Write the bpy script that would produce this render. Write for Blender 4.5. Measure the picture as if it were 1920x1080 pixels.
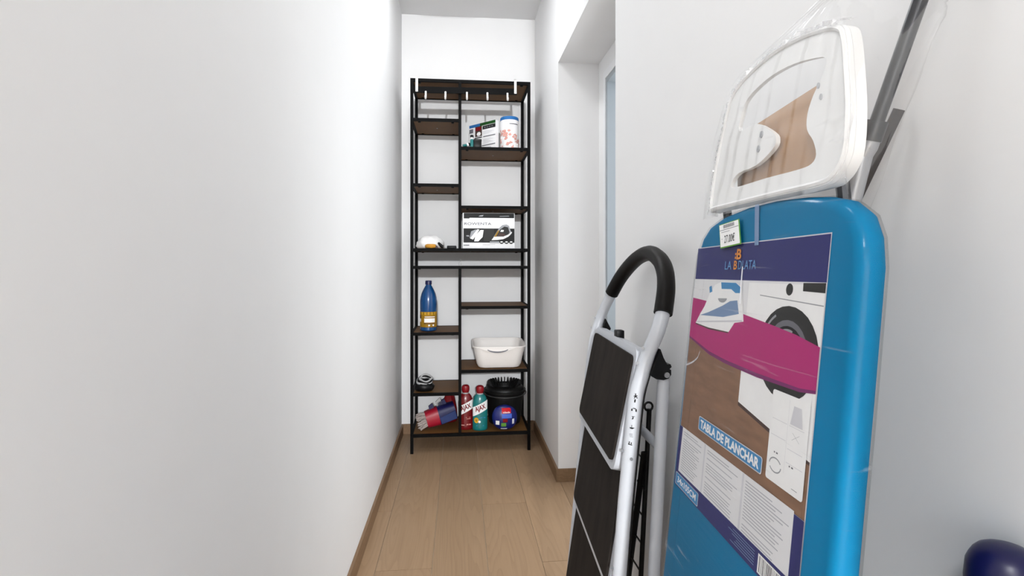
import bpy, bmesh, math, random
from mathutils import Vector, Matrix
random.seed(7)
for o in list(bpy.data.objects): bpy.data.objects.remove(o)
S = bpy.context.scene
COL = S.collection

# ------------------------------------------------------------------ camera
FPX, CX, CY, CAMH = 1000.0, 960.0, 494.0, 1.05
YAW = math.atan(98.0 / FPX)
cam = bpy.data.cameras.new('camera'); cam.sensor_width = 36.0; cam.lens = 36.0 * FPX / 1920.0
cam.shift_y = -46.0 / 1920.0; cam.clip_start = 0.02
camo = bpy.data.objects.new('camera', cam); COL.objects.link(camo)
camo.location = (0, 0, CAMH); camo.rotation_euler = (math.pi / 2, 0, -YAW)
S.camera = camo

# ------------------------------------------------------------------ world, exposure
w = bpy.data.worlds.new('world'); S.world = w; w.use_nodes = True
w.node_tree.nodes['Background'].inputs[0].default_value = (0.95, 0.97, 1.0, 1)
w.node_tree.nodes['Background'].inputs[1].default_value = 0.3
vs = S.view_settings; vs.view_transform = 'Standard'; vs.look = 'None'; vs.gamma = 1.0
vs.exposure = -0.02; vs.use_curve_mapping = False
CEILING_LAMP_W = (3.5, 6.2, 40.0)      # corridor lamp by the shelves between two added fill lamps
ROOM_LAMP_W = 1350.0        # lamp in the room behind the camera

# added area light in an unseen side-room window, brightens the left wall
DL = bpy.data.lights.new('side_fill_light', 'AREA'); DL.shape = 'RECTANGLE'; DL.size = 1.5; DL.size_y = 2.1; DL.energy = 54.0; DL.color = (0.95, 0.98, 1.0)
dlo = bpy.data.objects.new('side_fill_light', DL); COL.objects.link(dlo); dlo.location = (1.70, 2.15, 1.45); dlo.rotation_euler = (0, math.radians(90), 0)

# ------------------------------------------------------------------ geometry constants (metres)
XL, XR, YB, ZC = -0.355, 0.472, 3.333, 2.585
YF = -0.40                     # where the corridor opens into the room behind
NX, NY0, NY1, NZ = 0.672, 1.586, 2.535, 2.018     # door niche in the right wall

def ray(px, py):
    x = (px - CX) / FPX; z = -(py - CY) / FPX
    return Vector((x * math.cos(YAW) + math.sin(YAW), -x * math.sin(YAW) + math.cos(YAW), z))
CV = Vector((0, 0, CAMH))
def at(px, py, Y):
    r = ray(px, py); return CV + r * (Y / r.y)
def onplane(px, py, n, o):
    r = ray(px, py); return CV + r * ((o - CV).dot(n) / r.dot(n))

# ------------------------------------------------------------------ materials
M = {}
def mat(name, col, rough=0.5, metal=0.0, vary=0.06, scale=30.0, bump=0.0, spec=0.5, stretch=None, alpha=1.0, trans=0.0, coat=0.0):
    m = bpy.data.materials.new(name); m.use_nodes = True; nt = m.node_tree
    b = nt.nodes['Principled BSDF']
    b.inputs['Roughness'].default_value = rough; b.inputs['Metallic'].default_value = metal
    b.inputs['Specular IOR Level'].default_value = spec
    if coat: b.inputs['Coat Weight'].default_value = coat; b.inputs['Coat Roughness'].default_value = 0.08
    if trans: b.inputs['Transmission Weight'].default_value = trans
    tc = nt.nodes.new('ShaderNodeTexCoord'); nz = nt.nodes.new('ShaderNodeTexNoise')
    nz.inputs['Scale'].default_value = scale; nz.inputs['Detail'].default_value = 5
    if stretch:
        mp = nt.nodes.new('ShaderNodeMapping'); mp.inputs['Scale'].default_value = stretch
        nt.links.new(tc.outputs['Object'], mp.inputs[0]); nt.links.new(mp.outputs[0], nz.inputs['Vector'])
    else: nt.links.new(tc.outputs['Object'], nz.inputs['Vector'])
    mx = nt.nodes.new('ShaderNodeMix'); mx.data_type = 'RGBA'
    a = [max(0, c * (1 - vary)) for c in col]; d = [min(1, c * (1 + vary)) for c in col]
    mx.inputs[6].default_value = (*a, 1); mx.inputs[7].default_value = (*d, 1)
    nt.links.new(nz.outputs[0], mx.inputs[0]); nt.links.new(mx.outputs[2], b.inputs['Base Color'])
    if bump:
        bp = nt.nodes.new('ShaderNodeBump'); bp.inputs['Strength'].default_value = bump; bp.inputs['Distance'].default_value = 0.002
        nt.links.new(nz.outputs[0], bp.inputs['Height']); nt.links.new(bp.outputs[0], b.inputs['Normal'])
    M[name] = m; return m

def s2l(r, g, b):
    f = lambda c: (c / 255 / 12.92) if c <= 10 else ((c / 255 + 0.055) / 1.055) ** 2.4
    return (f(r), f(g), f(b))

mat('wall_paint', (0.806, 0.807, 0.811), 0.75, vary=0.012, scale=9, bump=0.05, spec=0.25)
mat('room_paint', (0.50, 0.50, 0.50), 0.8, vary=0.02, scale=9, spec=0.2)
mat('ceiling_paint', (0.80, 0.806, 0.812), 0.8, vary=0.01, scale=9, spec=0.2)
mat('door_paint', (0.80, 0.81, 0.83), 0.35, vary=0.01, scale=9)
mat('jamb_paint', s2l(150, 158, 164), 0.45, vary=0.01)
mat('grout', (0.50, 0.42, 0.33), 0.8, vary=0.1, scale=40)
mat('black_metal', (0.0016, 0.0015, 0.0016), 0.6, vary=0.2, scale=60, spec=0.08)
mat('shelf_wood', (0.125, 0.054, 0.010), 0.65, vary=0.35, scale=14, stretch=(2, 22, 22), spec=0.3)
mat('white_metal', (0.50, 0.52, 0.56), 0.35, vary=0.02)
mat('white_plastic', (0.76, 0.76, 0.755), 0.45, vary=0.015)
mat('strap_white', (0.80, 0.78, 0.76), 0.5, vary=0.03)
mat('rubber', (0.004, 0.003, 0.0025), 0.45, vary=0.3, scale=50, spec=0.13)
mat('black_plastic', (0.004, 0.004, 0.0045), 0.4, vary=0.2, spec=0.2)
mat('tread_rubber', (0.017, 0.0135, 0.0115), 0.8, vary=0.9, scale=9, bump=0.3, stretch=(3, 3, 0.8), spec=0.12)
mat('rivet_grey', (0.22, 0.22, 0.23), 0.5)
mat('steel', (0.55, 0.55, 0.56), 0.28, metal=1.0, vary=0.05)
mat('dark_steel', (0.045, 0.047, 0.052), 0.3, metal=0.6, vary=0.15)
mat('grey_tube', (0.42, 0.43, 0.45), 0.35, metal=0.4, vary=0.05)
mat('dark_brown', (0.012, 0.005, 0.0035), 0.6, vary=0.2)
mat('board_cover', s2l(0, 112, 156), 0.6, vary=0.03, scale=120, bump=0.03, spec=0.12)
mat('cardboard', s2l(164, 122, 78), 0.5, vary=0.06, scale=30, stretch=(1, 8, 1))
mat('navy_handle', (0.004, 0.004, 0.055), 0.35, vary=0.2)
mat('bottle_blue', (0.002, 0.05, 0.17), 0.25, vary=0.1, coat=0.3)
mat('cap_navy', (0.004, 0.007, 0.06), 0.35)
mat('bottle_red', (0.15, 0.003, 0.006), 0.3, vary=0.15, coat=0.2)
mat('cap_red', (0.22, 0.003, 0.008), 0.35)
mat('bottle_teal', (0.004, 0.15, 0.15), 0.3, vary=0.1, coat=0.2)
mat('bucket_black', (0.005, 0.005, 0.005), 0.45, vary=0.2, spec=0.25)
mat('bucket_grey', (0.03, 0.03, 0.03), 0.5)
mat('basin_white', (0.80, 0.765, 0.735), 0.45, vary=0.02)
mat('packet_blue', (0.004, 0.010, 0.12), 0.35, vary=0.2, coat=0.3)
mat('card_blue', (0.004, 0.022, 0.12), 0.45, vary=0.15)
mat('card_navy', (0.003, 0.004, 0.06), 0.45, vary=0.15)
mat('card_red', (0.32, 0.004, 0.02), 0.45, vary=0.12)
mat('strand', (0.42, 0.36, 0.33), 0.9, vary=0.4, scale=70)
mat('bag_white', (0.84, 0.83, 0.82), 0.45, vary=0.02, bump=0.5, scale=40)
mat('amber', (0.55, 0.26, 0.03), 0.35, vary=0.2)
mat('silver_grey', (0.40, 0.40, 0.40), 0.35, vary=0.4, scale=50)
mat('carton_white', (0.84, 0.84, 0.85), 0.4, vary=0.01)
mat('carton_side', (0.45, 0.44, 0.45), 0.5, vary=0.02)
for n_, c_ in dict(ink_navy=s2l(42, 44, 104), ink_navy_pale=s2l(58, 62, 120), ink_white=s2l(236, 236, 236), ink_offwhite=s2l(222, 222, 224),
                   ink_pale=s2l(205, 205, 210), ink_line=s2l(168, 169, 176), ink_magenta=s2l(172, 40, 112), ink_magenta_dark=s2l(118, 40, 100), ink_black=s2l(9, 9, 10),
                   ink_charcoal=s2l(38, 38, 37), ink_grey=s2l(150, 152, 156), ink_midgrey=s2l(105, 105, 112), ink_blue=s2l(66, 134, 184), ink_skyblue=s2l(96, 150, 200),
                   ink_orange=s2l(214, 138, 58), ink_steelblue=s2l(120, 144, 178), ink_yellow=s2l(206, 156, 40), ink_gold=s2l(150, 112, 24),
                   ink_red=s2l(190, 20, 32), ink_darkred=s2l(120, 14, 20), ink_pink=s2l(206, 150, 140), ink_green=s2l(96, 148, 60), ink_darkgreen=s2l(30, 74, 30),
                   ink_teal=s2l(20, 130, 130), ink_lidblue=s2l(40, 100, 160), ink_brown=s2l(70, 52, 48), ink_peri=s2l(70, 100, 190)).items():
    mat(n_, c_, 0.5, vary=0.03, scale=80, spec=0.18)
mat('ink_wood', s2l(132, 100, 78), 0.5, vary=0.42, scale=22, stretch=(1, 1.2, 5), spec=0.18)

def wood_floor(name, c1, c2, cdark, rough):
    m = bpy.data.materials.new(name); m.use_nodes = True; nt = m.node_tree; L = nt.links.new
    b = nt.nodes['Principled BSDF']; b.inputs['Roughness'].default_value = rough; b.inputs['Specular IOR Level'].default_value = 0.35
    tc = nt.nodes.new('ShaderNodeTexCoord'); oi = nt.nodes.new('ShaderNodeObjectInfo')
    mul = nt.nodes.new('ShaderNodeVectorMath'); mul.operation = 'MULTIPLY_ADD'
    cmb = nt.nodes.new('ShaderNodeCombineXYZ')
    ms = nt.nodes.new('ShaderNodeMath'); ms.operation = 'MULTIPLY'; ms.inputs[1].default_value = 37.0
    L(oi.outputs['Random'], ms.inputs[0]); L(ms.outputs[0], cmb.inputs[0]); L(ms.outputs[0], cmb.inputs[1])
    mul.inputs[1].default_value = (1, 1, 1); L(tc.outputs['Object'], mul.inputs[0]); L(cmb.outputs[0], mul.inputs[2])
    mp = nt.nodes.new('ShaderNodeMapping'); mp.inputs['Scale'].default_value = (10.0, 0.85, 10.0); L(mul.outputs[0], mp.inputs[0])
    # cathedral grain: distorted contour lines of a stretched noise field
    n1 = nt.nodes.new('ShaderNodeTexNoise'); n1.inputs['Scale'].default_value = 0.75; n1.inputs['Detail'].default_value = 2.0; L(mp.outputs[0], n1.inputs['Vector'])
    m2 = nt.nodes.new('ShaderNodeMath'); m2.operation = 'MULTIPLY'; m2.inputs[1].default_value = 20.0; L(n1.outputs[0], m2.inputs[0])
    sn = nt.nodes.new('ShaderNodeMath'); sn.operation = 'FRACT'; L(m2.outputs[0], sn.inputs[0])
    mp2 = nt.nodes.new('ShaderNodeMapping'); mp2.inputs['Scale'].default_value = (160, 5, 20); L(mul.outputs[0], mp2.inputs[0])
    n2 = nt.nodes.new('ShaderNodeTexNoise'); n2.inputs['Scale'].default_value = 1.0; n2.inputs['Detail'].default_value = 4; L(mp2.outputs[0], n2.inputs['Vector'])
    n3 = nt.nodes.new('ShaderNodeTexNoise'); n3.inputs['Scale'].default_value = 1.4; L(mp.outputs[0], n3.inputs['Vector'])
    mxa = nt.nodes.new('ShaderNodeMix'); mxa.data_type = 'RGBA'; mxa.inputs[6].default_value = (*c1, 1); mxa.inputs[7].default_value = (*c2, 1); L(n3.outputs[0], mxa.inputs[0])
    rp = nt.nodes.new('ShaderNodeValToRGB'); rp.color_ramp.elements[0].position = 0.0; rp.color_ramp.elements[0].color = (0.24, 0.24, 0.24, 1)
    rp.color_ramp.elements[1].position = 0.55; rp.color_ramp.elements[1].color = (0, 0, 0, 1); L(sn.outputs[0], rp.inputs[0])
    ad = nt.nodes.new('ShaderNodeMath'); ad.operation = 'MULTIPLY_ADD'; ad.inputs[1].default_value = 0.5; L(n2.outputs[0], ad.inputs[0]); L(rp.outputs[0], ad.inputs[2])
    sb = nt.nodes.new('ShaderNodeMath'); sb.operation = 'SUBTRACT'; sb.inputs[1].default_value = 0.12; sb.use_clamp = True; L(ad.outputs[0], sb.inputs[0])
    mxb = nt.nodes.new('ShaderNodeMix'); mxb.data_type = 'RGBA'; L(mxa.outputs[2], mxb.inputs[6]); mxb.inputs[7].default_value = (*cdark, 1); L(sb.outputs[0], mxb.inputs[0])
    # per-plank tone
    mr = nt.nodes.new('ShaderNodeMapRange'); mr.inputs[3].default_value = 0.93; mr.inputs[4].default_value = 1.07; L(oi.outputs['Random'], mr.inputs[0])
    hs = nt.nodes.new('ShaderNodeHueSaturation'); L(mr.outputs[0], hs.inputs['Value']); L(mxb.outputs[2], hs.inputs['Color'])
    L(hs.outputs[0], b.inputs['Base Color'])
    bp = nt.nodes.new('ShaderNodeBump'); bp.inputs['Strength'].default_value = 0.08; bp.inputs['Distance'].default_value = 0.001
    L(n2.outputs[0], bp.inputs['Height']); L(bp.outputs[0], b.inputs['Normal'])
    M[name] = m
wood_floor('plank_wood', s2l(150, 123, 95), s2l(163, 136, 108), s2l(124, 98, 73), 0.45)
wood_floor('skirting_wood', s2l(128, 100, 74), s2l(142, 114, 86), s2l(98, 74, 52), 0.5)

def film_material(name, gloss, haze, fres=0.28, sc=(20, 7, 34)):
    m = bpy.data.materials.new(name); m.use_nodes = True; nt = m.node_tree; L = nt.links.new
    nt.nodes.remove(nt.nodes['Principled BSDF']); out = nt.nodes['Material Output']
    tr = nt.nodes.new('ShaderNodeBsdfTransparent'); gl = nt.nodes.new('ShaderNodeBsdfGlossy'); gl.inputs['Roughness'].default_value = 0.16
    df = nt.nodes.new('ShaderNodeBsdfTranslucent'); df.inputs['Color'].default_value = (0.9, 0.9, 0.92, 1)
    df2 = nt.nodes.new('ShaderNodeBsdfDiffuse'); df2.inputs['Color'].default_value = (0.9, 0.9, 0.92, 1)
    tc = nt.nodes.new('ShaderNodeTexCoord'); mp = nt.nodes.new('ShaderNodeMapping'); mp.inputs['Scale'].default_value = sc
    mp.inputs['Rotation'].default_value = (0.5, 0, 0)
    nz = nt.nodes.new('ShaderNodeTexNoise'); nz.inputs['Scale'].default_value = 1.0; nz.inputs['Detail'].default_value = 3; nz.inputs['Distortion'].default_value = 0.6
    L(tc.outputs['Object'], mp.inputs[0]); L(mp.outputs[0], nz.inputs['Vector'])
    bp = nt.nodes.new('ShaderNodeBump'); bp.inputs['Strength'].default_value = 0.35; bp.inputs['Distance'].default_value = 0.002
    L(nz.outputs[0], bp.inputs['Height']); L(bp.outputs[0], gl.inputs['Normal'])
    fr = nt.nodes.new('ShaderNodeFresnel'); fr.inputs['IOR'].default_value = 1.45; L(bp.outputs[0], fr.inputs['Normal'])
    mg = nt.nodes.new('ShaderNodeMath'); mg.operation = 'MULTIPLY_ADD'; mg.inputs[1].default_value = fres; mg.inputs[2].default_value = gloss; mg.use_clamp = True; L(fr.outputs[0], mg.inputs[0])
    m1 = nt.nodes.new('ShaderNodeMixShader'); L(mg.outputs[0], m1.inputs[0]); L(tr.outputs[0], m1.inputs[1]); L(gl.outputs[0], m1.inputs[2])
    # creases: narrow ridges of the same noise scatter white
    rp = nt.nodes.new('ShaderNodeValToRGB'); e = rp.color_ramp.elements
    e[0].position = 0.64; e[0].color = (haze, haze, haze, 1); e[1].position = 0.72; e[1].color = (haze + 0.22,) * 3 + (1,); L(nz.outputs[0], rp.inputs[0])
    md = nt.nodes.new('ShaderNodeMixShader'); md.inputs[0].default_value = 0.4; L(df2.outputs[0], md.inputs[1]); L(df.outputs[0], md.inputs[2])
    m2 = nt.nodes.new('ShaderNodeMixShader'); L(rp.outputs[0], m2.inputs[0]); L(m1.outputs[0], m2.inputs[1]); L(md.outputs[0], m2.inputs[2])
    L(m2.outputs[0], out.inputs['Surface']); M[name] = m
film_material('film_crease', 0.22, 0.25)
film_material('film_tight', 0.0, 0.0, 0.3, (12, 6, 95))
film_material('film_loose', 0.0, 0.012, 0.2)

def lamp_material(name, strength):
    m = bpy.data.materials.new(name); m.use_nodes = True; b = m.node_tree.nodes['Principled BSDF']
    b.inputs['Emission Color'].default_value = (1, 0.98, 0.95, 1); b.inputs['Emission Strength'].default_value = strength
    M[name] = m
lamp_material('lamp_glow', 3.0)

# ------------------------------------------------------------------ object helpers
def rootloc(p):
    l = Vector((0, 0, 0))
    while p is not None: l = l + p.location; p = p.parent
    return l
def link(name, me, parent=None):
    o = bpy.data.objects.new(name, me); COL.objects.link(o)
    if parent is not None: o.parent = parent
    return o
def done(name, bm, mats, parent=None, smooth=False, origin=None):
    """bmesh in world coordinates -> one mesh object; vertices are stored relative to the parent chain"""
    off = rootloc(parent)
    if parent is None and origin is not None: off = Vector(origin)
    bmesh.ops.translate(bm, verts=bm.verts, vec=-off)
    bmesh.ops.recalc_face_normals(bm, faces=bm.faces)
    me = bpy.data.meshes.new(name); bm.to_mesh(me); bm.free()
    for m in ([mats] if isinstance(mats, str) else mats): me.materials.append(M[m])
    if smooth:
        for p in me.polygons: p.use_smooth = True
    o = link(name, me, parent)
    if parent is None and origin is not None: o.location = origin
    if smooth and smooth != 'full':
        md = o.modifiers.new('edge', 'EDGE_SPLIT'); md.split_angle = math.radians(38)
    return o
def thing(name, label, cat, loc, group=None):
    o = link(name, None); o.location = loc; o.empty_display_size = 0.05
    return tag(o, label, cat, group)
def tag(o, label, cat, group=None):
    o['label'] = label; o['category'] = cat
    if group: o['group'] = group
    return o
def struct(o): o['kind'] = 'structure'; return o

def box(bm, x0, x1, y0, y1, z0, z1, bev=0.0, mi=0):
    v = [bm.verts.new((x, y, z)) for x in (x0, x1) for y in (y0, y1) for z in (z0, z1)]
    fs = [bm.faces.new([v[i] for i in f]) for f in ((0, 1, 3, 2), (4, 6, 7, 5), (0, 4, 5, 1), (2, 3, 7, 6), (0, 2, 6, 4), (1, 5, 7, 3))]
    for f in fs: f.material_index = mi
    if bev:
        es = list({e for f in fs for e in f.edges})
        bmesh.ops.bevel(bm, geom=es, offset=bev, segments=2, profile=0.5, affect='EDGES')
def mkbox(name, b, m, parent=None, bev=0.0, origin=None):
    bm = bmesh.new(); box(bm, *b, bev=bev); return done(name, bm, m, parent, smooth=bool(bev), origin=origin)
def tube(bm, pts, r, seg=12, caps=True, closed=False, flat=1.0):
    pts = [Vector(p) for p in pts]; n = len(pts); rings = []
    rr = r if isinstance(r, (list, tuple)) else [r] * n
    prev = None
    for i, p in enumerate(pts):
        if closed: t = (pts[(i + 1) % n] - pts[i - 1]).normalized()
        else: t = (pts[min(i + 1, n - 1)] - pts[max(i - 1, 0)]).normalized()
        if prev is None:
            a = Vector((0, 0, 1)) if abs(t.z) < 0.9 else Vector((1, 0, 0))
            a = (a - t * a.dot(t)).normalized()
        else: a = (prev - t * prev.dot(t)).normalized()
        prev = a; b = t.cross(a)
        rings.append([bm.verts.new(p + (a * math.cos(2 * math.pi * k / seg) + b * math.sin(2 * math.pi * k / seg) * flat) * rr[i]) for k in range(seg)])
    for i in range(n if closed else n - 1):
        A, B = rings[i], rings[(i + 1) % n]
        for k in range(seg): bm.faces.new((A[k], A[(k + 1) % seg], B[(k + 1) % seg], B[k]))
    if caps and not closed: bm.faces.new(rings[0]); bm.faces.new(rings[-1])
def mktube(name, pts, r, m, parent=None, seg=12, **k):
    bm = bmesh.new(); tube(bm, pts, r, seg, **k); return done(name, bm, m, parent, smooth=True)
def smooth_path(pts, k=4):
    pts = [Vector(p) for p in pts]; out = []
    for i in range(len(pts) - 1):
        p0 = pts[max(i - 1, 0)]; p1 = pts[i]; p2 = pts[i + 1]; p3 = pts[min(i + 2, len(pts) - 1)]
        for j in range(k):
            t = j / k
            out.append(0.5 * ((2 * p1) + (p2 - p0) * t + (2 * p0 - 5 * p1 + 4 * p2 - p3) * t * t + (-p0 + 3 * p1 - 3 * p2 + p3) * t ** 3))
    out.append(pts[-1]); return out
def lathe(bm, c, prof, seg=28, sx=1.0, sy=1.0, rot=0.0):
    """profile of (radius, z); elliptical with sx, sy"""
    c = Vector(c); rings = []
    for r, z in prof:
        ring = []
        for k in range(seg):
            a = 2 * math.pi * k / seg; x = r * math.cos(a) * sx; y = r * math.sin(a) * sy
            ring.append(bm.verts.new(c + Vector((x * math.cos(rot) - y * math.sin(rot), x * math.sin(rot) + y * math.cos(rot), z))))
        rings.append(ring)
    for A, B in zip(rings, rings[1:]):
        for k in range(seg): bm.faces.new((A[k], A[(k + 1) % seg], B[(k + 1) % seg], B[k]))
    if prof[0][0] > 1e-5: bm.faces.new(rings[0])
    if prof[-1][0] > 1e-5: bm.faces.new(rings[-1])
def mklathe(name, c, prof, m, parent=None, **k):
    bm = bmesh.new(); lathe(bm, c, prof, **k); return done(name, bm, m, parent, smooth=True)
class Frame:
    """a plane in the world: origin, right, up, outward normal"""
    def __init__(s, o, r, u):
        s.o = Vector(o); s.r = Vector(r).normalized(); u = Vector(u); s.u = (u - s.r * u.dot(s.r)).normalized(); s.n = s.r.cross(s.u)
    def __call__(s, a, b, n=0.0): return s.o + s.r * a + s.u * b + s.n * n
def slab(bm, fr, poly, n0, n1, mi=0):
    A = [bm.verts.new(fr(a, b, n0)) for a, b in poly]; B = [bm.verts.new(fr(a, b, n1)) for a, b in poly]; k = len(poly)
    fs = [bm.faces.new(A), bm.faces.new(B)] + [bm.faces.new((A[i], A[(i + 1) % k], B[(i + 1) % k], B[i])) for i in range(k)]
    for f in fs: f.material_index = mi
    return fs
def arc(cx, cy, rx, ry, a0, a1, n=12):
    return [(cx + rx * math.cos(math.radians(a0 + (a1 - a0) * i / n)), cy + ry * math.sin(math.radians(a0 + (a1 - a0) * i / n))) for i in range(n + 1)]
def rrect(x0, y0, x1, y1, r, n=5):
    return arc(x1 - r, y1 - r, r, r, 0, 90, n) + arc(x0 + r, y1 - r, r, r, 90, 180, n) + arc(x0 + r, y0 + r, r, r, 180, 270, n) + arc(x1 - r, y0 + r, r, r, 270, 360, n)
def rect(x0, y0, x1, y1): return [(x0, y0), (x1, y0), (x1, y1), (x0, y1)]

_glyph = {}
def text_mesh(body, bold):
    key = (body, bold)
    if key not in _glyph:
        cu = bpy.data.curves.new('t', 'FONT'); cu.body = body; cu.size = 1.0; cu.align_x = 'CENTER'; cu.align_y = 'CENTER'; cu.offset = bold; cu.resolution_u = 3
        ob = bpy.data.objects.new('t', cu); COL.objects.link(ob)
        dg = bpy.context.evaluated_depsgraph_get(); dg.update()
        me = bpy.data.meshes.new_from_object(ob.evaluated_get(dg))
        V = [(v.co.x, v.co.y) for v in me.vertices]; Fc = [tuple(p.vertices) for p in me.polygons]
        bpy.data.objects.remove(ob); bpy.data.curves.remove(cu); bpy.data.meshes.remove(me)
        if V:
            x0 = min(v[0] for v in V); x1 = max(v[0] for v in V); y0 = min(v[1] for v in V); y1 = max(v[1] for v in V)
            V = [((x - (x0 + x1) / 2) / (x1 - x0), (y - (y0 + y1) / 2) / (y1 - y0)) for x, y in V]
        _glyph[key] = (V, Fc)
    return _glyph[key]
class Print:
    """flat print on a surface: coloured polygons and lettering in thin layers on a Frame (or any 2-D -> 3-D map)"""
    def __init__(s, fmap, step=0.00025): s.f = fmap; s.bm = bmesh.new(); s.ms = []; s.step = step; s.l = 0
    def mi(s, m):
        if m not in s.ms: s.ms.append(m)
        return s.ms.index(m)
    def poly(s, pts, m):
        s.l += 1; i = s.mi(m)
        f = s.bm.faces.new([s.bm.verts.new(s.f(a, b, s.l * s.step)) for a, b in pts]); f.material_index = i
        if len(pts) > 4: bmesh.ops.triangulate(s.bm, faces=[f])
        return s
    def many(s, polys, m):
        s.l += 1; i = s.mi(m)
        for pts in polys:
            f = s.bm.faces.new([s.bm.verts.new(s.f(a, b, s.l * s.step)) for a, b in pts]); f.material_index = i
            if len(pts) > 4: bmesh.ops.triangulate(s.bm, faces=[f])
        return s
    def text(s, body, cx, cy, w, h, m, bold=0.0, rot=0.0, shear=0.0):
        s.l += 1; i = s.mi(m); V, Fc = text_mesh(body, bold); c, sn = math.cos(rot), math.sin(rot); vv = []
        for x, y in V:
            x, y = x * w + shear * y * h, y * h
            vv.append(s.bm.verts.new(s.f(cx + x * c - y * sn, cy + x * sn + y * c, s.l * s.step)))
        for fc in Fc:
            try: f = s.bm.faces.new([vv[k] for k in fc]); f.material_index = i
            except ValueError: pass
        return s
    def build(s, name, parent): return done(name, s.bm, s.ms, parent)

# ================================================================== SETTING
# floor with separate planks
bm = bmesh.new(); box(bm, -1.9, 2.95, -7.1, YB + 0.05, -0.06, -0.004)
floor = struct(done('floor', bm, 'grout'))
PW = 0.192
ends = {-2: 2.30, -1: 1.855, 0: 2.80, 1: 2.325, 2: 1.857, 3: 2.60, -3: 2.2}
for c in range(-2, 4):
    x0 = 0.097 + PW * (c - 1); x1 = x0 + PW
    a, b = max(x0, XL), min(x1, NX + 0.16)
    if b - a < 0.01: continue
    e = ends[c]; ys = []
    y = e
    while y > YF - 0.6: y -= 1.2
    while y < YB + 0.02: ys.append(y); y += 1.2
    ys.append(y)
    for y0, y1 in zip(ys, ys[1:]):
        y0, y1 = max(y0, YF - 0.6), min(y1, YB + 0.02)
        if c >= 2 and y0 < NY0 - 0.3: pass
        if y1 - y0 > 0.02: mkbox('plank', (a + 0.0008, b - 0.0008, y0 + 0.0008, y1 - 0.0008, -0.012, 0.0), 'plank_wood', floor)
def wallbox(name, b, m='wall_paint'): return struct(mkbox(name, b, m))
wallbox('wall_left', (XL - 0.12, XL, YF, YB + 0.12, -0.02, ZC))
wallbox('wall_back', (XL, NX + 0.3, YB, YB + 0.12, -0.02, ZC))
# right wall: near stretch, far stretch, lintel over the door niche, niche back with the door opening
DY0, DY1, DZ = 1.66, 2.40, 1.905
bm = bmesh.new()
box(bm, XR, NX, YF, NY0, -0.02, ZC)
box(bm, XR, NX, NY1, YB, -0.02, ZC)
box(bm, XR, NX, NY0, NY1, NZ, ZC)
box(bm, NX, NX + 0.14, YF, DY0, -0.02, ZC)
box(bm, NX, NX + 0.14, DY1, YB + 0.12, -0.02, ZC)
box(bm, NX, NX + 0.14, DY0, DY1, DZ, ZC)
struct(done('wall_right', bm, 'wall_paint'))
wallbox('ceiling', (-1.9, 2.95, -7.1, YB + 0.12, ZC, ZC + 0.1), 'ceiling_paint')
# room behind the camera
wallbox('wall_room_left', (-1.9, -1.8, -7.0, YF, -0.02, ZC), 'room_paint'); wallbox('wall_room_right', (1.8, 1.9, -7.0, YF, -0.02, ZC), 'room_paint')
wallbox('wall_room_back', (-1.9, 1.9, -7.1, -7.0, -0.02, ZC), 'room_paint')
bm = bmesh.new(); box(bm, -1.9, XL - 0.12, YF, YF + 0.1, -0.02, ZC); box(bm, NX, 1.9, YF, YF + 0.1, -0.02, ZC); struct(done('wall_room_front', bm, 'room_paint'))
# unseen jamb added behind the camera to block room lamp light from the board
wallbox('wall_light_blocker', (0.285, XR, -0.34, -0.20, -0.02, ZC))
# skirting
BH = 0.062; BT = 0.010
struct(mkbox('baseboard_left', (XL, XL + BT, YF, YB, 0.0005, BH), 'skirting_wood'))
struct(mkbox('baseboard_back', (XL + BT, XR - BT, YB - BT, YB, 0.0005, BH), 'skirting_wood'))
struct(mkbox('baseboard_right', (XR - BT, XR, NY1, YB - BT, 0.0005, BH), 'skirting_wood'))
struct(mkbox('baseboard_right', (XR - BT, XR, YF, NY0, 0.0005, BH), 'skirting_wood'))
struct(mkbox('baseboard_niche', (XR - BT, NX, NY1 - BT, NY1, 0.0005, BH), 'skirting_wood'))
# door in the niche
# doorway opened to admit the added side light; leaf swung into the side room
door = struct(mkbox('door_1', (NX + 0.145, NX + 0.845, DY0 - 0.012, DY0 + 0.026, 0.004, DZ - 0.03), 'door_paint', bev=0.003))
bm = bmesh.new()
fr_ = NX - 0.008
for y0, y1 in ((DY1 - 0.006, DY1 + 0.03), (DY0 - 0.03, DY0 + 0.006)): box(bm, fr_, NX - 0.0005, y0, y1, 0.0, DZ + 0.03)
box(bm, fr_, NX - 0.0005, DY0 + 0.006, DY1 - 0.006, DZ - 0.006, DZ + 0.03)
done('door_casing', bm, 'door_paint', door); bm = bmesh.new()
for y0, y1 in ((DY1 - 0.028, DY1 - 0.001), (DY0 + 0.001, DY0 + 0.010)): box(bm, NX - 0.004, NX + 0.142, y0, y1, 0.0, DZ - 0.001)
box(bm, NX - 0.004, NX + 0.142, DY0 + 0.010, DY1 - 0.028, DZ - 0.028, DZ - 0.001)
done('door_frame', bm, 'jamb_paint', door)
bm = bmesh.new(); tube(bm, [(NX + 0.76, DY0 + 0.026, 1.02), (NX + 0.76, DY0 + 0.066, 1.02)], 0.010); tube(bm, [(NX + 0.765, DY0 + 0.066, 1.02), (NX + 0.65, DY0 + 0.068, 1.02)], 0.009)
done('door_handle', bm, 'steel', door, smooth=True)
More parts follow.
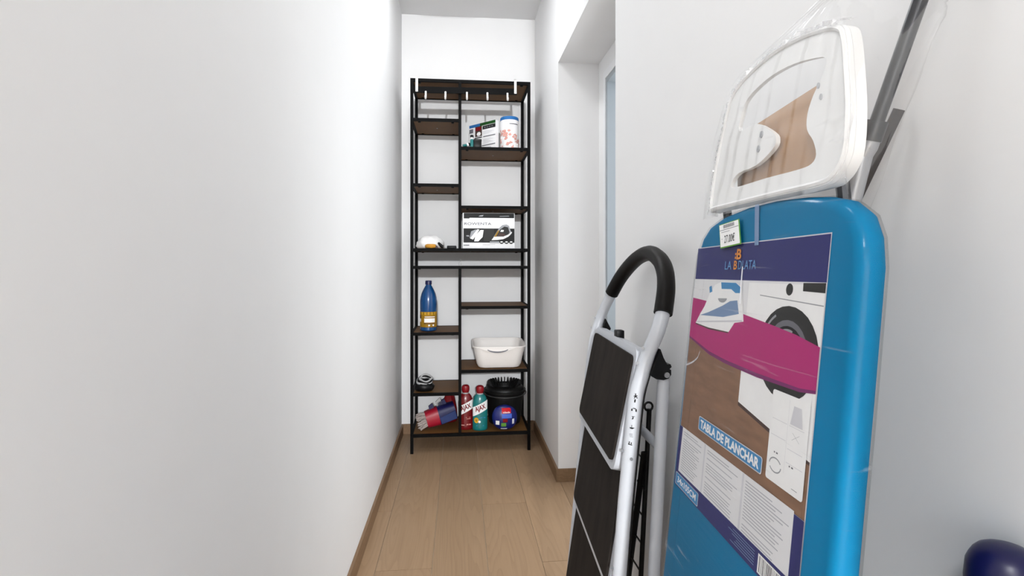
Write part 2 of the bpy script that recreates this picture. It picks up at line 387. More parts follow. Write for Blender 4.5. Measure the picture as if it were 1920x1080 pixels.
# side room beyond the doorway, with a window added for the fill light
SX = NX + 0.14
wallbox('wall_side_near', (SX, 1.85, 0.8, 0.9, -0.02, ZC)); wallbox('wall_side_far', (SX, 1.85, 3.25, 3.35, -0.02, ZC))
bm = bmesh.new()
box(bm, 1.75, 1.85, 0.9, 1.02, -0.02, ZC); box(bm, 1.75, 1.85, 3.18, 3.25, -0.02, ZC); box(bm, 1.75, 1.85, 1.02, 3.18, -0.02, 0.68); box(bm, 1.75, 1.85, 1.02, 3.18, 2.22, ZC)
struct(done('wall_side_opening', bm, 'wall_paint'))
win = struct(mkbox('window_added', (1.76, 1.80, 1.02, 1.07, 0.68, 2.22), 'door_paint'))
for b_ in ((1.76, 1.80, 3.13, 3.18, 0.68, 2.22), (1.76, 1.80, 2.08, 2.12, 0.73, 2.17), (1.76, 1.80, 1.07, 3.13, 0.68, 0.73), (1.76, 1.80, 1.07, 3.13, 2.17, 2.22)): mkbox('window_added_frame', b_, 'door_paint', win)

# lamps: one by the shelves and the pendant; the others are added fill
def ceiling_lamp(loc, r, watts, label, spread=180):
    t = thing('ceiling_lamp', label, 'lamp', loc)
    x, y, z = loc
    mklathe('housing', loc, [(r, 0), (r + 0.012, -0.004), (r + 0.012, -0.026), (r, -0.03), (r - 0.006, -0.03), (r - 0.006, -0.02), (0.0, -0.02)], 'white_plastic', t, seg=40)
    mklathe('diffuser', loc, [(r - 0.007, -0.021), (r - 0.007, -0.027), (0.0, -0.027)], 'lamp_glow', t, seg=40)
    L = bpy.data.lights.new('lamp_light', 'AREA'); L.shape = 'DISK'; L.size = 2 * r; L.energy = watts; L.color = (0.96, 0.98, 1.0); L.spread = math.radians(spread)
    lo = bpy.data.objects.new('lamp_light', L); COL.objects.link(lo); lo.parent = t; lo.location = (0, 0, -0.032)
    return t
ceiling_lamp((-0.15, 0.75, ZC), 0.15, CEILING_LAMP_W[0], 'added round white ceiling lamp brightening the near walls opposite the ironing board')  # fill lamp added to lift the walls near the camera
ceiling_lamp((-0.06, 2.35, ZC), 0.15, CEILING_LAMP_W[1], 'round white ceiling lamp in front of the shelving unit')
ceiling_lamp((-0.8, -1.3, ZC), 0.2, CEILING_LAMP_W[2], 'added larger round ceiling lamp outside the corridor, brightening the near right wall')  # unseen lamp added to brighten the right wall beside the board
def pendant_lamp(loc, watts, label):
    t = thing('pendant_lamp', label, 'lamp', loc); x, y, z = loc
    mklathe('canopy', loc, [(0.001, 0), (.05, 0), (.05, -.012), (.03, -.022), (0.001, -.024)], 'white_plastic', t)
    mktube('cord', [(x, y, z - .02), (x, y, z - .12)], .003, 'white_plastic', t, seg=8)
    mklathe('shade', loc, [(.012, -.115), (.05, -.120), (.10, -.135), (.13, -.150), (.128, -.152), (.10, -.139), (.05, -.124), (.012, -.119)], 'white_plastic', t, seg=32)
    L = bpy.data.lights.new('lamp_light', 'POINT'); L.shadow_soft_size = 0.09; L.energy = watts; L.color = (0.96, 0.98, 1.0)
    lo = bpy.data.objects.new('lamp_light', L); COL.objects.link(lo); lo.parent = t; lo.location = (0, 0, -.26)
    return t
pendant_lamp((0.03, -5.2, ZC), ROOM_LAMP_W, 'white pendant lamp in the room behind the corridor')

# ================================================================== SHELVING UNIT
FX0, FX1, FY0, FY1 = -0.263, 0.388, 2.984, 3.302
PT = 0.008          # half tube
shelf = thing('shelving_unit', 'tall narrow black metal shelving unit with staggered brown wooden shelves', 'shelf', (0.0625, 3.143, 0))
ZT = 2.071
for x in (FX0, FX1):
    for y in (FY0, FY1):
        mkbox('post', (x - PT, x + PT, y - PT, y + PT, 0.0, ZT), 'black_metal', shelf)
MX = 0.001
for y in (FY0, FY1):
    mkbox('divider_post', (MX - PT, MX + PT, y - PT, y + PT, 1.136, ZT - 0.016), 'black_metal', shelf)
    mkbox('divider_post', (MX - PT, MX + PT, y - PT, y + PT, 0.104, 1.02), 'black_metal', shelf)
def level(zt, x0, x1, posts):
    """a shelf: board inside a frame of four rails"""
    b = mkbox('shelf_board', (x0 + PT, x1 - PT, FY0 + PT, FY1 - PT, zt - 0.013, zt - 0.001), 'shelf_wood', shelf)
    for y in (FY0, FY1): mkbox('rail', (x0 + PT, x1 - PT, y - PT, y + PT, zt - 0.016, zt), 'black_metal', b)
    for x in (x0, x1): mkbox('rail', (x - PT * 0.99, x + PT * 0.99, FY0 + PT, FY1 - PT, zt - 0.016, zt), 'black_metal', b)
    for y in (FY0 + 0.016, FY1 - 0.016):
        for x in (x0 + 0.04, x1 - 0.04):
            mkbox('clip', (x - 0.007, x + 0.007, y - 0.008, y + 0.008, zt - 0.019, zt - 0.0135), 'black_metal', b)
    mklathe('screw', ((x0 + x1) / 2, (FY0 + FY1) / 2, zt - 0.0135), [(0.004, 0), (0.003, -0.0012), (0, -0.0015)], 'steel', b, seg=10)
    return b
ZTOP, ZL1, ZR1, ZL2, ZR2, ZMID, ZBAR = ZT, 1.853, 1.700, 1.492, 1.372, 1.134, 1.036
ZR3, ZL3, ZR4, ZL4, ZBOT = 0.812, 0.668, 0.456, 0.333, 0.106
level(ZTOP, FX0, FX1, 0)
for z in (ZL1, ZL2, ZL3, ZL4): level(z, FX0, MX, 0)
for z in (ZR1, ZR2, ZR3, ZR4): level(z, MX, FX1, 0)
level(ZMID, FX0, FX1, 0); level(ZBAR, FX0, FX1, 0); level(ZBOT, FX0, FX1, 0)
mkbox('divider_rail', (MX - PT, MX + PT, FY0 + PT, FY1 - PT, ZTOP - 0.03, ZTOP - 0.0165), 'black_metal', shelf)

# ------------------------------------------------------------------ hook rail hanging on the top
ry = FY0 - 0.022
hl, hr = at(776, 168, ry), at(969, 172.5, ry)
hook = thing('hook_rail', 'black hook rail with white hooks hung over the top shelf', 'hook rail', ((hl.x + hr.x) / 2, ry, hl.z))
fr = Frame(hl, hr - hl, (0, 0, 1))
Lh = (hr - hl).length
bm = bmesh.new(); slab(bm, fr, rect(0, -0.0165, Lh, 0.0165), -0.004, 0.006); done('bar', bm, 'black_metal', hook)
for px in (781.5, 966):
    a = (px - 776) / 193 * Lh; b = ZT - fr(a, 0).z
    bm = bmesh.new()
    box(bm, fr(a, 0).x - 0.0065, fr(a, 0).x + 0.0065, ry - 0.0085, ry - 0.0062, fr(a, 0).z - 0.012, ZT + 0.004)
    box(bm, fr(a, 0).x - 0.0065, fr(a, 0).x + 0.0065, ry - 0.0085, FY0 + 0.03, ZT + 0.0015, ZT + 0.004)
    box(bm, fr(a, 0).x - 0.0065, fr(a, 0).x + 0.0065, FY0 + 0.0275, FY0 + 0.03, ZT + 0.0005, ZT + 0.0018)
    done('strap', bm, 'strap_white', hook)
for px in (798, 834.5, 874.5, 913, 951):
    a = (px - 776) / 193 * Lh; p = fr(a, -0.014)
    bm = bmesh.new()
    tube(bm, smooth_path([p + Vector((0, -0.008, 0.004)), p + Vector((0, -0.010, -0.020)), p + Vector((0, -0.012, -0.032)), p + Vector((0, -0.024, -0.040)), p + Vector((0, -0.034, -0.030))], 4), 0.0052, 8)
    done('hook', bm, 'strap_white', hook, smooth=True)

# ------------------------------------------------------------------ things on the shelves
def front(o, label): return label
# appliance carton with an iron printed on it
def carton(name, x0, x1, y0, y1, z0, z1, m='carton_white'):
    pass
c0 = at(867.5, 465, FY0 + 0.006); c1 = at(965, 400, FY0 + 0.006)
bx0, bx1, by, bz0, bz1 = 0.0165, c1.x, FY0 + 0.006, ZMID, ZMID + 0.199
ib = thing('appliance_box', 'white and black cardboard box with printed steam irons and brand lettering', 'box', ((bx0 + bx1) / 2, by + 0.065, bz0))
mkbox('carton', (bx0, bx1, by, by + 0.13, bz0 + 0.0005, bz1), 'carton_white', ib, bev=0.001)
W_, H_ = bx1 - bx0, bz1 - bz0
P = Print(Frame((bx0, by, bz0), (1, 0, 0), (0, 0, 1)))
P.f = (lambda F_: (lambda a, b, n=0: F_(a * W_, b * H_, n)))(P.f)
P.poly(rect(0.02, .86, .99, .995), 'ink_black').poly(rect(0.02, .84, .13, .862), 'ink_charcoal')
P.poly([(.3, .90), (.38, .90), (.40, .945), (.33, .93)], 'ink_grey').poly([(.70, .90), (.90, .91), (.88, .925), (.72, .915)], 'ink_grey')
P.text('ROWENTA', .29, .695, .52, .075, 'ink_midgrey', 0.012)
P.poly(rect(0.015, .165, .995, .565), 'ink_black')
P.poly(rect(0.40, .2, .60, .56), 'ink_charcoal')
# left picture: steam cloud and iron face
P.poly([(.13, .30), (.16, .48), (.24, .53), (.30, .53), (.24, .36), (.20, .26)], 'ink_grey')
P.poly([(.14, .28), (.28, .54), (.32, .53), (.20, .25)], 'ink_white')
P.poly([(.22, .20), (.24, .36), (.34, .52), (.40, .52), (.38, .32), (.30, .20)], 'ink_white')
P.poly([(.07, .34), (.12, .33), (.12, .37), (.07, .37)], 'ink_grey')
# right picture: the iron
P.poly([(.58, .30), (.64, .44), (.70, .58), (.76, .66), (.84, .68), (.89, .64), (.92, .50), (.95, .44), (.90, .36), (.72, .29)], 'ink_grey')
P.poly([(.64, .34), (.72, .54), (.80, .62), (.87, .60), (.90, .46), (.82, .34)], 'ink_charcoal')
P.poly([(.66, .34), (.70, .44), (.80, .42), (.84, .36)], 'ink_brown')
P.poly([(.55, .235), (.60, .33), (.78, .335), (.88, .40), (.93, .47), (.95, .46), (.88, .34), (.78, .265), (.66, .24)], 'ink_white')
P.poly([(.72, .47), (.78, .47), (.79, .52), (.74, .53)], 'ink_white')
P.poly([(.60, .33), (.68, .52), (.70, .50), (.64, .33)], 'ink_gold')
for cx in (.745, .84, .93): P.poly(arc(cx, .165, .034, .035, 0, 350, 12), 'ink_charcoal').poly(arc(cx, .185, .026, .018, 0, 350, 10), 'ink_white')
P.poly(rect(.52, .155, .70, .20), 'ink_grey').poly(rect(.015, .08, .125, .105), 'ink_midgrey')
P.many([rect(.38, .09, .52, .10), rect(.38, .115, .62, .125)], 'ink_pale')
P.build('printed_front', ib)

# basin
def rounded_loop(cx, cy, hx, hy, r, n=6): return [(cx + a, cy + b) for a, b in rrect(-hx, -hy, hx, hy, r, n)]
bc = at(934, 650, 3.12); bcx = bc.x; bcy = 3.128
bt = thing('plastic_basin', 'white plastic washing-up basin on the lower right shelf', 'basin', (bcx, bcy, ZR4))
bm = bmesh.new(); rings = []
prof = [(0.100, 0.095, .03, .0006), (0.118, 0.108, .045, .004), (0.128, 0.118, .05, .022), (0.140, 0.130, .05, .085), (0.1465, 0.136, .05, .118),
        (0.1545, 0.142, .05, .1205), (0.1545, 0.142, .05, .1255), (0.146, 0.135, .05, .1265), (0.139, 0.129, .05, .110), (0.128, 0.118, .048, .025), (0.115, 0.105, .04, .008), (0.05, 0.05, .03, .006)]
for hx, hy, r, z in prof: rings.append([bm.verts.new((x, y, ZR4 + z + (0.014 * ((y - bcy) / 0.14) if z > 0.1 and y > bcy else 0))) for x, y in rounded_loop(bcx, bcy, hx, hy, r)])
for A, B in zip(rings, rings[1:]):
    for k in range(len(A)): bm.faces.new((A[k], A[(k + 1) % len(A)], B[(k + 1) % len(A)], B[k]))
bm.faces.new(rings[0]); bm.faces.new(rings[-1])
done('tub', bm, 'basin_white', bt, smooth=True)
# front grip with its dark slot
bm = bmesh.new(); g = Frame((bcx - 0.012, bcy - 0.1495, ZR4 + 0.108), (1, 0, 0), (0, 0, 1))
slab(bm, g, [(-.10, .012), (-.06, -.004), (-.03, -.012), (.03, -.012), (.06, -.004), (.10, .012)], -0.012, 0.0015); done('grip', bm, 'basin_white', bt)
bm = bmesh.new(); slab(bm, g, arc(0, 0.010, .062, .024, 200, 340, 14) + arc(0, 0.012, .060, .0185, 340, 200, 14), 0.0005, 0.0022); done('grip_slot', bm, 'ink_midgrey', bt)

# blue bottle with yellow label
bp_ = at(803.5, 619, 3.056)
bl = thing('bleach_bottle', 'tall blue plastic bottle with yellow label on a left shelf', 'bottle', (bp_.x, 3.056, ZL3))
cc = (bp_.x, 3.056, ZL3); R = 0.0475
mklathe('body', cc, [(0.001, .0008), (R * .82, .0008), (R * .97, .006), (R * .99, .014), (R * .95, .022), (R * .99, .030), (R, .04), (R * .97, .048), (R * .97, .108), (R, .112), (R * 1.0, .170), (R * .96, .190), (R * .84, .212), (R * .66, .232), (R * .46, .249), (R * .34, .258), (R * .31, .268), (R * .31, .274), (0.001, .274)], 'bottle_blue', bl)
mklathe('cap', cc, [(R * .34, .262), (R * .39, .263), (R * .39, .282), (R * .34, .285), (0.001, .285)], 'cap_navy', bl, seg=20)
lab = mklathe('label', cc, [(R * .975, .0245), (R * 1.012, .026), (R * 1.012, .110), (R * .975, .1115)], 'ink_gold', bl)
def cylmap(c, R, sx=1.0, sy=1.0):
    return lambda a, b, n=0: Vector(c) + Vector(((R + n) * math.sin(a) * sx, -(R + n) * math.cos(a) * sy, b))
P = Print(cylmap(cc, R * 1.014), 0.0002)
def crect(a0, b0, a1, b1, n=6):
    return [(a0 + (a1 - a0) * i / n, b0) for i in range(n + 1)] + [(a1 + (a0 - a1) * i / n, b1) for i in range(n + 1)]
def cpanel(P, a0, b0, a1, b1, m, n=6):
    P.many([[(a0 + (a1 - a0) * i / n, b0), (a0 + (a1 - a0) * (i + 1) / n, b0), (a0 + (a1 - a0) * (i + 1) / n, b1), (a0 + (a1 - a0) * i / n, b1)] for i in range(n)], m)
cpanel(P, -1.2, .095, 1.3, .110, 'ink_yellow'); cpanel(P, -.45, .052, .85, .075, 'ink_white'); cpanel(P, -.40, .081, .85, .085, 'ink_white')
cpanel(P, -1.35, .055, -.95, .072, 'ink_white', 3); cpanel(P, -1.2, .075, -.95, .092, 'ink_brown', 3); cpanel(P, -.5, .044, .85, .048, 'ink_brown')
P.poly(arc(.12, .036, .11, .005, 0, 350, 10), 'ink_white').poly(arc(.62, .036, .11, .005, 0, 350, 10), 'ink_white')
P.build('label_print', lab)

# the two cleaner bottles
def cleaner(px, Y, mbody, name, label, mlab, extra):
    p = at(px, 800, Y); c = (p.x, Y, ZBOT); R = 0.0425
    t = thing(name, label, 'bottle', c, 'floor cleaner bottles on the bottom shelf')
    sx, sy = 1.0, 0.62
    mklathe('body', c, [(0.001, .0008), (R * .88, .0008), (R * .98, .006), (R, .015), (R * .98, .06), (R, .12), (R * .99, .155), (R * .92, .172), (R * .78, .188), (R * .56, .200), (R * .36, .206), (R * .30, .214), (R * .30, .220), (0.001, .22)], mbody, t, sx=sx, sy=sy)
    cap = mklathe('cap', c, [(R * .30, .207), (R * .42, .209), (R * .52, .222), (R * .53, .236), (R * .48, .246), (R * .30, .2515), (0.001, .2525)], 'cap_red', t, seg=20, sy=0.85)
    mklathe('collar', c, [(R * .34, .200), (R * .44, .202), (R * .42, .2085), (R * .32, .209)], 'silver_grey', t, seg=20, sy=0.85)
    P = Print(cylmap(c, R * 1.012, sx, sy), 0.0002)
    n = 28; A0, A1 = -1.25, 1.25
    cpanel(P, A0, .018, A1, .155, mlab, 12)
    lo = lambda a: .078 + .022 * (math.sin(a) + 1)
    P.many([[(A0 + (A1 - A0) * i / n, lo(A0 + (A1 - A0) * i / n)), (A0 + (A1 - A0) * (i + 1) / n, lo(A0 + (A1 - A0) * (i + 1) / n)),
             (A0 + (A1 - A0) * (i + 1) / n, lo(A0 + (A1 - A0) * (i + 1) / n) + .052), (A0 + (A1 - A0) * i / n, lo(A0 + (A1 - A0) * i / n) + .052)] for i in range(n)], 'ink_white')
    f0 = P.f
    P.f = lambda x, z, d=0: f0(math.asin(max(-.98, min(.98, x / R))), z, d)
    P.l += 7
    P.text('AJAX', 0.001, .126, .058, .036, 'ink_darkred', 0.03, rot=0.36, shear=0.12)
    if extra:
        P.poly(arc(-.020, .060, .012, .016, 0, 345, 12), 'ink_yellow').poly(arc(-.004, .052, .007, .007, 0, 345, 10), 'ink_white').poly(arc(-.020, .058, .005, .006, 0, 345, 8), 'ink_gold')
        P.many([rect(-.02, .028, .02, .031), rect(.0, .072, .028, .076)], 'ink_blue')
    else:
        P.many([rect(.0, .070, .026, .073), rect(.004, .062, .026, .065), rect(-.026, .026, -.006, .031), rect(.004, .028, .028, .034)], 'ink_pink')
    P.f = f0
    P.build('label', t)
cleaner(873, 3.058, 'bottle_red', 'cleaner_bottle', 'red floor cleaner bottle with red cap on the bottom shelf', 'ink_red' if False else 'bottle_red', False)
cleaner(900, 3.035, 'bottle_teal', 'cleaner_bottle', 'teal floor cleaner bottle with red cap on the bottom shelf', 'bottle_teal', True)

# bucket with ribbed wringer
kc = at(946, 780, 3.175); kc = Vector((kc.x, 3.175, ZBOT))
bk = thing('mop_bucket', 'black plastic mop bucket with ribbed wringer on the bottom shelf', 'bucket', kc)
mklathe('pail', kc, [(0.001, .0008), (.088, .0008), (.092, .004), (.116, .178), (.122, .180), (.1255, .185), (.1255, .197), (.121, .200), (.116, .198), (.112, .174), (.09, .01), (0.001, .008)], 'bucket_black', bk, seg=36)
wr = mklathe('wringer', kc, [(.1155, .190), (.113, .206), (.106, .216), (.095, .220), (.082, .214), (.066, .18), (.05, .12), (0.001, .10)], 'bucket_black', bk, seg=36)
for i in range(30):
    a = 2 * math.pi * i / 30; d = Vector((math.cos(a), math.sin(a), 0)); s = Vector((-math.sin(a), math.cos(a), 0))
    h = .246 if d.y > 0.1 else .216
    bm = bmesh.new(); q = [kc + d * .113 + Vector((0, 0, .198)), kc + d * .100 + Vector((0, 0, h)), kc + d * .090 + Vector((0, 0, h)), kc + d * .066 + Vector((0, 0, .20))]
    A = [bm.verts.new(p - s * .0022) for p in q]; B = [bm.verts.new(p + s * .0022) for p in q]
    bm.faces.new(A); bm.faces.new(B)
    for k in range(4): bm.faces.new((A[k], A[(k + 1) % 4], B[(k + 1) % 4], B[k]))
    done('rib', bm, 'bucket_black', wr)
bm = bmesh.new(); tube(bm, [kc + Vector((.1275 * math.cos(a), .1275 * math.sin(a), .180 - .008 * abs(math.sin(a)))) for a in [math.pi + math.pi * i / 20 for i in range(21)]], 0.003, 8)
done('bail_handle', bm, 'bucket_grey', bk, smooth=True)

# round blue packet in front of the bucket
pc = at(946, 790, 3.022); pc = Vector((pc.x, 3.022, ZBOT + 0.0705))
pk = thing('round_packet', 'round blue and red printed packet in front of the black bucket', 'packet', (pc.x, pc.y, ZBOT))
def ell(a, b, n=0.0):       # a = x offset, b = z offset on the bulging front of the packet
    rx, rz, ry_ = .072, .070, .036
    q = max(0.0, 1 - (a / rx) ** 2 - (b / rz) ** 2)
    return pc + Vector((a, -(ry_ + 0.0006 + n) * q ** 0.45, b))
bm = bmesh.new(); N = 28
rows = []
for i in range(N + 1):
    b = -0.07 + 0.14 * i / N; rx = .072 * math.sqrt(max(0.0004, 1 - (b / .0705) ** 2)) ** 0.85
    rows.append([bm.verts.new(pc + Vector((rx * math.cos(t), 0.036 * (1 - (b / .0705) ** 2 + .0002) ** 0.45 * math.copysign(abs(math.sin(t)) ** 0.9, math.sin(t)), b))) for t in [2 * math.pi * k / 32 for k in range(32)]])
for A, B in zip(rows, rows[1:]):
    for k in range(32): bm.faces.new((A[k], A[(k + 1) % 32], B[(k + 1) % 32], B[k]))
bm.faces.new(rows[0]); bm.faces.new(rows[-1])
done('wrapper', bm, 'packet_blue', pk, smooth=True)
def grid_patch(P, x0, z0, x1, z1, m, n=5):
    P.many([[(x0 + (x1 - x0) * i / n, z0 + (z1 - z0) * j / n), (x0 + (x1 - x0) * (i + 1) / n, z0 + (z1 - z0) * j / n), (x0 + (x1 - x0) * (i + 1) / n, z0 + (z1 - z0) * (j + 1) / n), (x0 + (x1 - x0) * i / n, z0 + (z1 - z0) * (j + 1) / n)] for i in range(n) for j in range(n)], m)
P = Print(ell, 0.0006)
P.l = 4
grid_patch(P, -.018, .030, .034, .058, 'ink_red'); grid_patch(P, -.018, .004, .038, .028, 'ink_peri'); grid_patch(P, -.052, -.034, -.032, -.010, 'ink_white')
grid_patch(P, -.012, -.018, .014, .002, 'ink_darkred'); grid_patch(P, -.022, -.044, .006, -.022, 'ink_green'); grid_patch(P, .040, -.03, .052, .0, 'ink_pale'); grid_patch(P, -.024, -.060, .012, -.054, 'ink_white')
P.text('vileda', .008, .037, .042, .009, 'ink_white', 0.01)
P.build('packet_print', pk)

# mop refill in a printed sleeve, lying on the bottom shelf
m0 = Vector(at(797, 797, 3.06)); m0 = Vector((-0.205, 3.075, ZBOT + 0.050)); ax = Vector((0.190, 0.03, 0.052)); AL = ax.length; ax.normalize()
mp_ = thing('mop_refill', 'mop refill with pale strands in a red and blue sleeve', 'mop', (m0.x + .08, m0.y, ZBOT))
up = (Vector((0, 0, 1)) - ax * ax.z).normalized(); sd = ax.cross(up)
def sleeve(bm, s0, s1, w0, w1, h0, h1, seg=24):
    rings = []
    for i in range(7):
        t = i / 6; s = s0 + (s1 - s0) * t; w_ = w0 + (w1 - w0) * t; h_ = h0 + (h1 - h0) * t
        ring = []
        for k in range(seg):
            a = 2 * math.pi * k / seg; ca, sa = math.cos(a), math.sin(a)
            ring.append(bm.verts.new(m0 + ax * s + sd * (w_ * math.copysign(abs(ca) ** .7, ca)) + up * (h_ * math.copysign(abs(sa) ** .7, sa))))
        rings.append(ring)
    for A, B in zip(rings, rings[1:]):
        for k in range(seg): bm.faces.new((A[k], A[(k + 1) % seg], B[(k + 1) % seg], B[k]))
    bm.faces.new(rings[0]); bm.faces.new(rings[-1])
bm = bmesh.new(); sleeve(bm, 0.015, 0.092, .046, .050, .046, .054); done('red_band', bm, 'card_red', mp_, smooth=True)
bm = bmesh.new(); sleeve(bm, 0.088, 0.186, .051, .044, .055, .050); sl = done('sleeve', bm, 'card_navy', mp_, smooth=True)
bm = bmesh.new(); f_ = Frame(m0 + ax * 0.10 - sd * 0.0, ax, up)
F2 = Frame(m0 + ax * 0.092, ax, up)
sgn = 1 if F2.n.y < 0 else -1
bm = bmesh.new(); slab(bm, F2, [(0.0, -.040), (.090, -.036), (.090, .010), (.0, -.002)], sgn * .040, sgn * .0525); done('sleeve_panel', bm, 'card_blue', sl)
for nm, s_, m_ , hh, ww in (('hanging_tab', 0.045, 'card_navy', .034, .030), ('hanging_tab', 0.098, 'card_navy', .038, .050), ('clip', 0.090, 'silver_grey', .052, .036)):
    bm = bmesh.new(); slab(bm, Frame(m0 + ax * s_ + up * .044, ax, up), [(0, 0), (ww, .006), (ww * .9, hh), (.002, hh * .7)], -0.006 if nm == 'clip' else -.012, 0.004); done(nm, bm, m_, sl if nm == 'clip' else mp_)
bm = bmesh.new()
random.seed(3)
for i in range(46):
    a = random.uniform(0, 6.28); r = .040 * math.sqrt(random.random()); o = m0 + ax * 0.02 + sd * r * math.cos(a) + up * r * math.sin(a)
    e = o - ax * random.uniform(.035, .062) + sd * random.uniform(-.018, .018) + up * random.uniform(-.016, .012)
    e.z = max(e.z, ZBOT + .006); mid = (o + e) / 2 + Vector((random.uniform(-.01, .01), random.uniform(-.01, .01), random.uniform(-.004, .010)))
    e.x = max(e.x, FX0 + .014); mid.x = max(mid.x, FX0 + .014); mid.z = max(mid.z, ZBOT + .006)
    tube(bm, smooth_path([o, mid, e], 3), 0.0038, 6)
st = done('strands', bm, 'strand', mp_, smooth=True); st['kind'] = 'stuff'
# dark red cloth behind the sleeve
bm = bmesh.new(); q = Vector((-0.062, 3.232, ZBOT))
lathe(bm, q, [(0.001, .0008), (.050, .0008), (.056, .02), (.052, .07), (.043, .115), (.030, .150), (.016, .166), (0.001, .17)], seg=22, sx=.9, sy=.95)
for v in bm.verts:
    d = 0.006 * math.sin(v.co.x * 190 + v.co.z * 90) * math.sin(v.co.z * 140); 
    if v.co.z > ZBOT + .01: v.co.x += d; v.co.y += d
tag(done('cleaning_cloth', bm, 'ink_darkred', None, smooth='full', origin=q), 'dark red bunched cloth behind the mop refill', 'cloth')

# small black and silver bundle on the lowest left shelf
s0 = at(795, 734, 3.04); s0 = Vector((-0.199, 3.045, ZL4))
sb = thing('cable_bundle', 'small black and silver coiled bundle on the lowest left shelf', 'bundle', s0)
bm = bmesh.new(); lathe(bm, s0, [(0.001, .0008), (.045, .0008), (.056, .010), (.058, .026), (.050, .040), (.030, .046), (0.001, .047)], seg=26, sy=.75)
for v in bm.verts:
    if v.co.z > ZL4 + .004: v.co += Vector((.003 * math.sin(v.co.z * 300 + v.co.x * 120), 0, .003 * math.sin(v.co.x * 170)))
done('pouch', bm, 'black_plastic', sb, smooth=True)
for i in range(4):
    c = s0 + Vector((.004 * i - .004, -.004 + .004 * i, .046 + .007 * i)); rr = .043 - .003 * i
    pts = [c + Vector((rr * math.cos(t), .72 * rr * math.sin(t), .014 * math.sin(t) + .003 * math.sin(3 * t + i))) for t in [2 * math.pi * k / 30 for k in range(30)]]
    bm = bmesh.new(); tube(bm, pts, 0.0075 if i % 2 == 0 else .0065, 8, closed=True); done('coil', bm, 'silver_grey' if i in (1, 3) else 'black_plastic', sb, smooth=True)

# middle shelf, left: white bag, amber and black oddments
random.seed(11)
wb = Vector((-0.168, 3.10, ZMID))
bm = bmesh.new(); lathe(bm, wb, [(0.001, .0008), (.070, .0008), (.078, .012), (.074, .038), (.060, .060), (.040, .071), (.015, .075), (0.001, .075)], seg=40, sy=.9)
for v in bm.verts:
    if v.co.z > ZMID + .004:
        d = v.co - wb; v.co += Vector((d.x, d.y, 0)).normalized() * 0.005 * math.sin(6 * math.atan2(d.y, d.x) + d.z * 60) if (d.x or d.y) else Vector((0, 0, 0)); v.co.z += .003 * math.sin(d.x * 130 + d.y * 90)
tag(done('plastic_bag', bm, 'bag_white', None, smooth='full', origin=wb), 'white crumpled plastic bag beside the appliance box', 'bag')
am = Vector((at(807.5, 462, 3.0).x, 3.0, ZMID))
t = thing('tape_roll', 'small amber roll lying in front of the white bag', 'tape', am)
bm = bmesh.new(); tube(bm, [am + Vector((.021 * math.cos(a), .021 * math.sin(a), .0125)) for a in [2 * math.pi * k / 24 for k in range(24)]], .0118, 8, closed=True); done('roll', bm, 'amber', t, smooth=True)
bm = bmesh.new(); slab(bm, Frame(am + Vector((.024, -.012, .002)), (1, 0, -.08), (0, 0, 1)), [(0, 0), (.022, .0), (.012, .013), (.002, .016)], -.003, .003); done('loose_end', bm, 'ink_brown', t)
pgp = Vector((at(827, 460, 3.03).x, 3.03, ZMID))
t = thing('power_plug', 'small black plug leaning beside the white bag', 'plug', pgp)
bm = bmesh.new(); tube(bm, [pgp + Vector((-.016, 0, .034)), pgp + Vector((-.010, 0, .027)), pgp + Vector((.004, 0, .013)), pgp + Vector((.012, 0, .010))], [.005, .0075, .0088, .0092], 10); done('plug_body', bm, 'black_plastic', t, smooth=True)
for dy in (-.005, .005): mktube('pin', [pgp + Vector((.012, dy, .010)), pgp + Vector((.026, dy, .005))], .002, 'steel', t, seg=8)
bcx_ = Vector((at(847, 463, 3.01).x, 3.01, ZMID))
t = thing('adapter_case', 'small flat black case beside the divider post', 'case', bcx_)
mkbox('case_body', (bcx_.x - .027, bcx_.x + .027, 2.995, 3.045, ZMID + .0005, ZMID + .011), 'black_plastic', t, bev=.002)
mkbox('case_lid', (bcx_.x - .0255, bcx_.x + .0255, 2.9965, 3.0435, ZMID + .0112, ZMID + .0155), 'black_plastic', t, bev=.001)
# small steel S hook standing on the lower unit
sh = Vector((at(862.5, 494, 2.985).x, 2.985, ZBAR))
bm = bmesh.new(); tube(bm, smooth_path([sh + Vector((-.005, 0, .002)), sh + Vector((-.005, 0, .016)), sh + Vector((-.002, 0, .024)), sh + Vector((.004, 0, .026)), sh + Vector((.006, 0, .032)), sh + Vector((.002, 0, .037)), sh + Vector((-.004, 0, .036))], 4), .0018, 8)
tube(bm, [sh + Vector((.005, 0, .0)), sh + Vector((.005, 0, .018))], .0022, 8)
tag(done('steel_hook', bm, 'steel', None, smooth=True, origin=sh), 'tiny steel hook standing on the middle rail', 'hook')

# top right shelf: carton, canister and small dark things
A_ = Vector((0.057, 3.192, ZR1)); B_ = Vector((0.203, 3.034, ZR1)); dr = (B_ - A_); Wc = dr.length; back = Vector((-dr.y, dr.x, 0)).normalized() 
if back.y < 0: back = -back
t = thing('detergent_carton', 'white printed carton with blue and green top edge, set at an angle', 'carton', (A_ + B_) / 2 + back * .012)
Hc = 0.170
fr = Frame(A_, dr, (0, 0, 1))
bm = bmesh.new(); slab(bm, fr, rect(0, .0006, Wc, Hc), -.025, 0.0); done('carton', bm, 'carton_white', t)
P = Print(lambda a, b, n=0: fr(a * Wc, b * Hc, n + .0002))
P.poly(rect(0, .90, .5, 1.0), 'ink_lidblue').poly(rect(.42, .90, 1, 1.0), 'ink_darkgreen').poly(rect(.52, .76, 1, .885), 'ink_charcoal').many([rect(.58 + .09 * i, .80, .64 + .09 * i, .84) for i in range(4)], 'ink_midgrey')
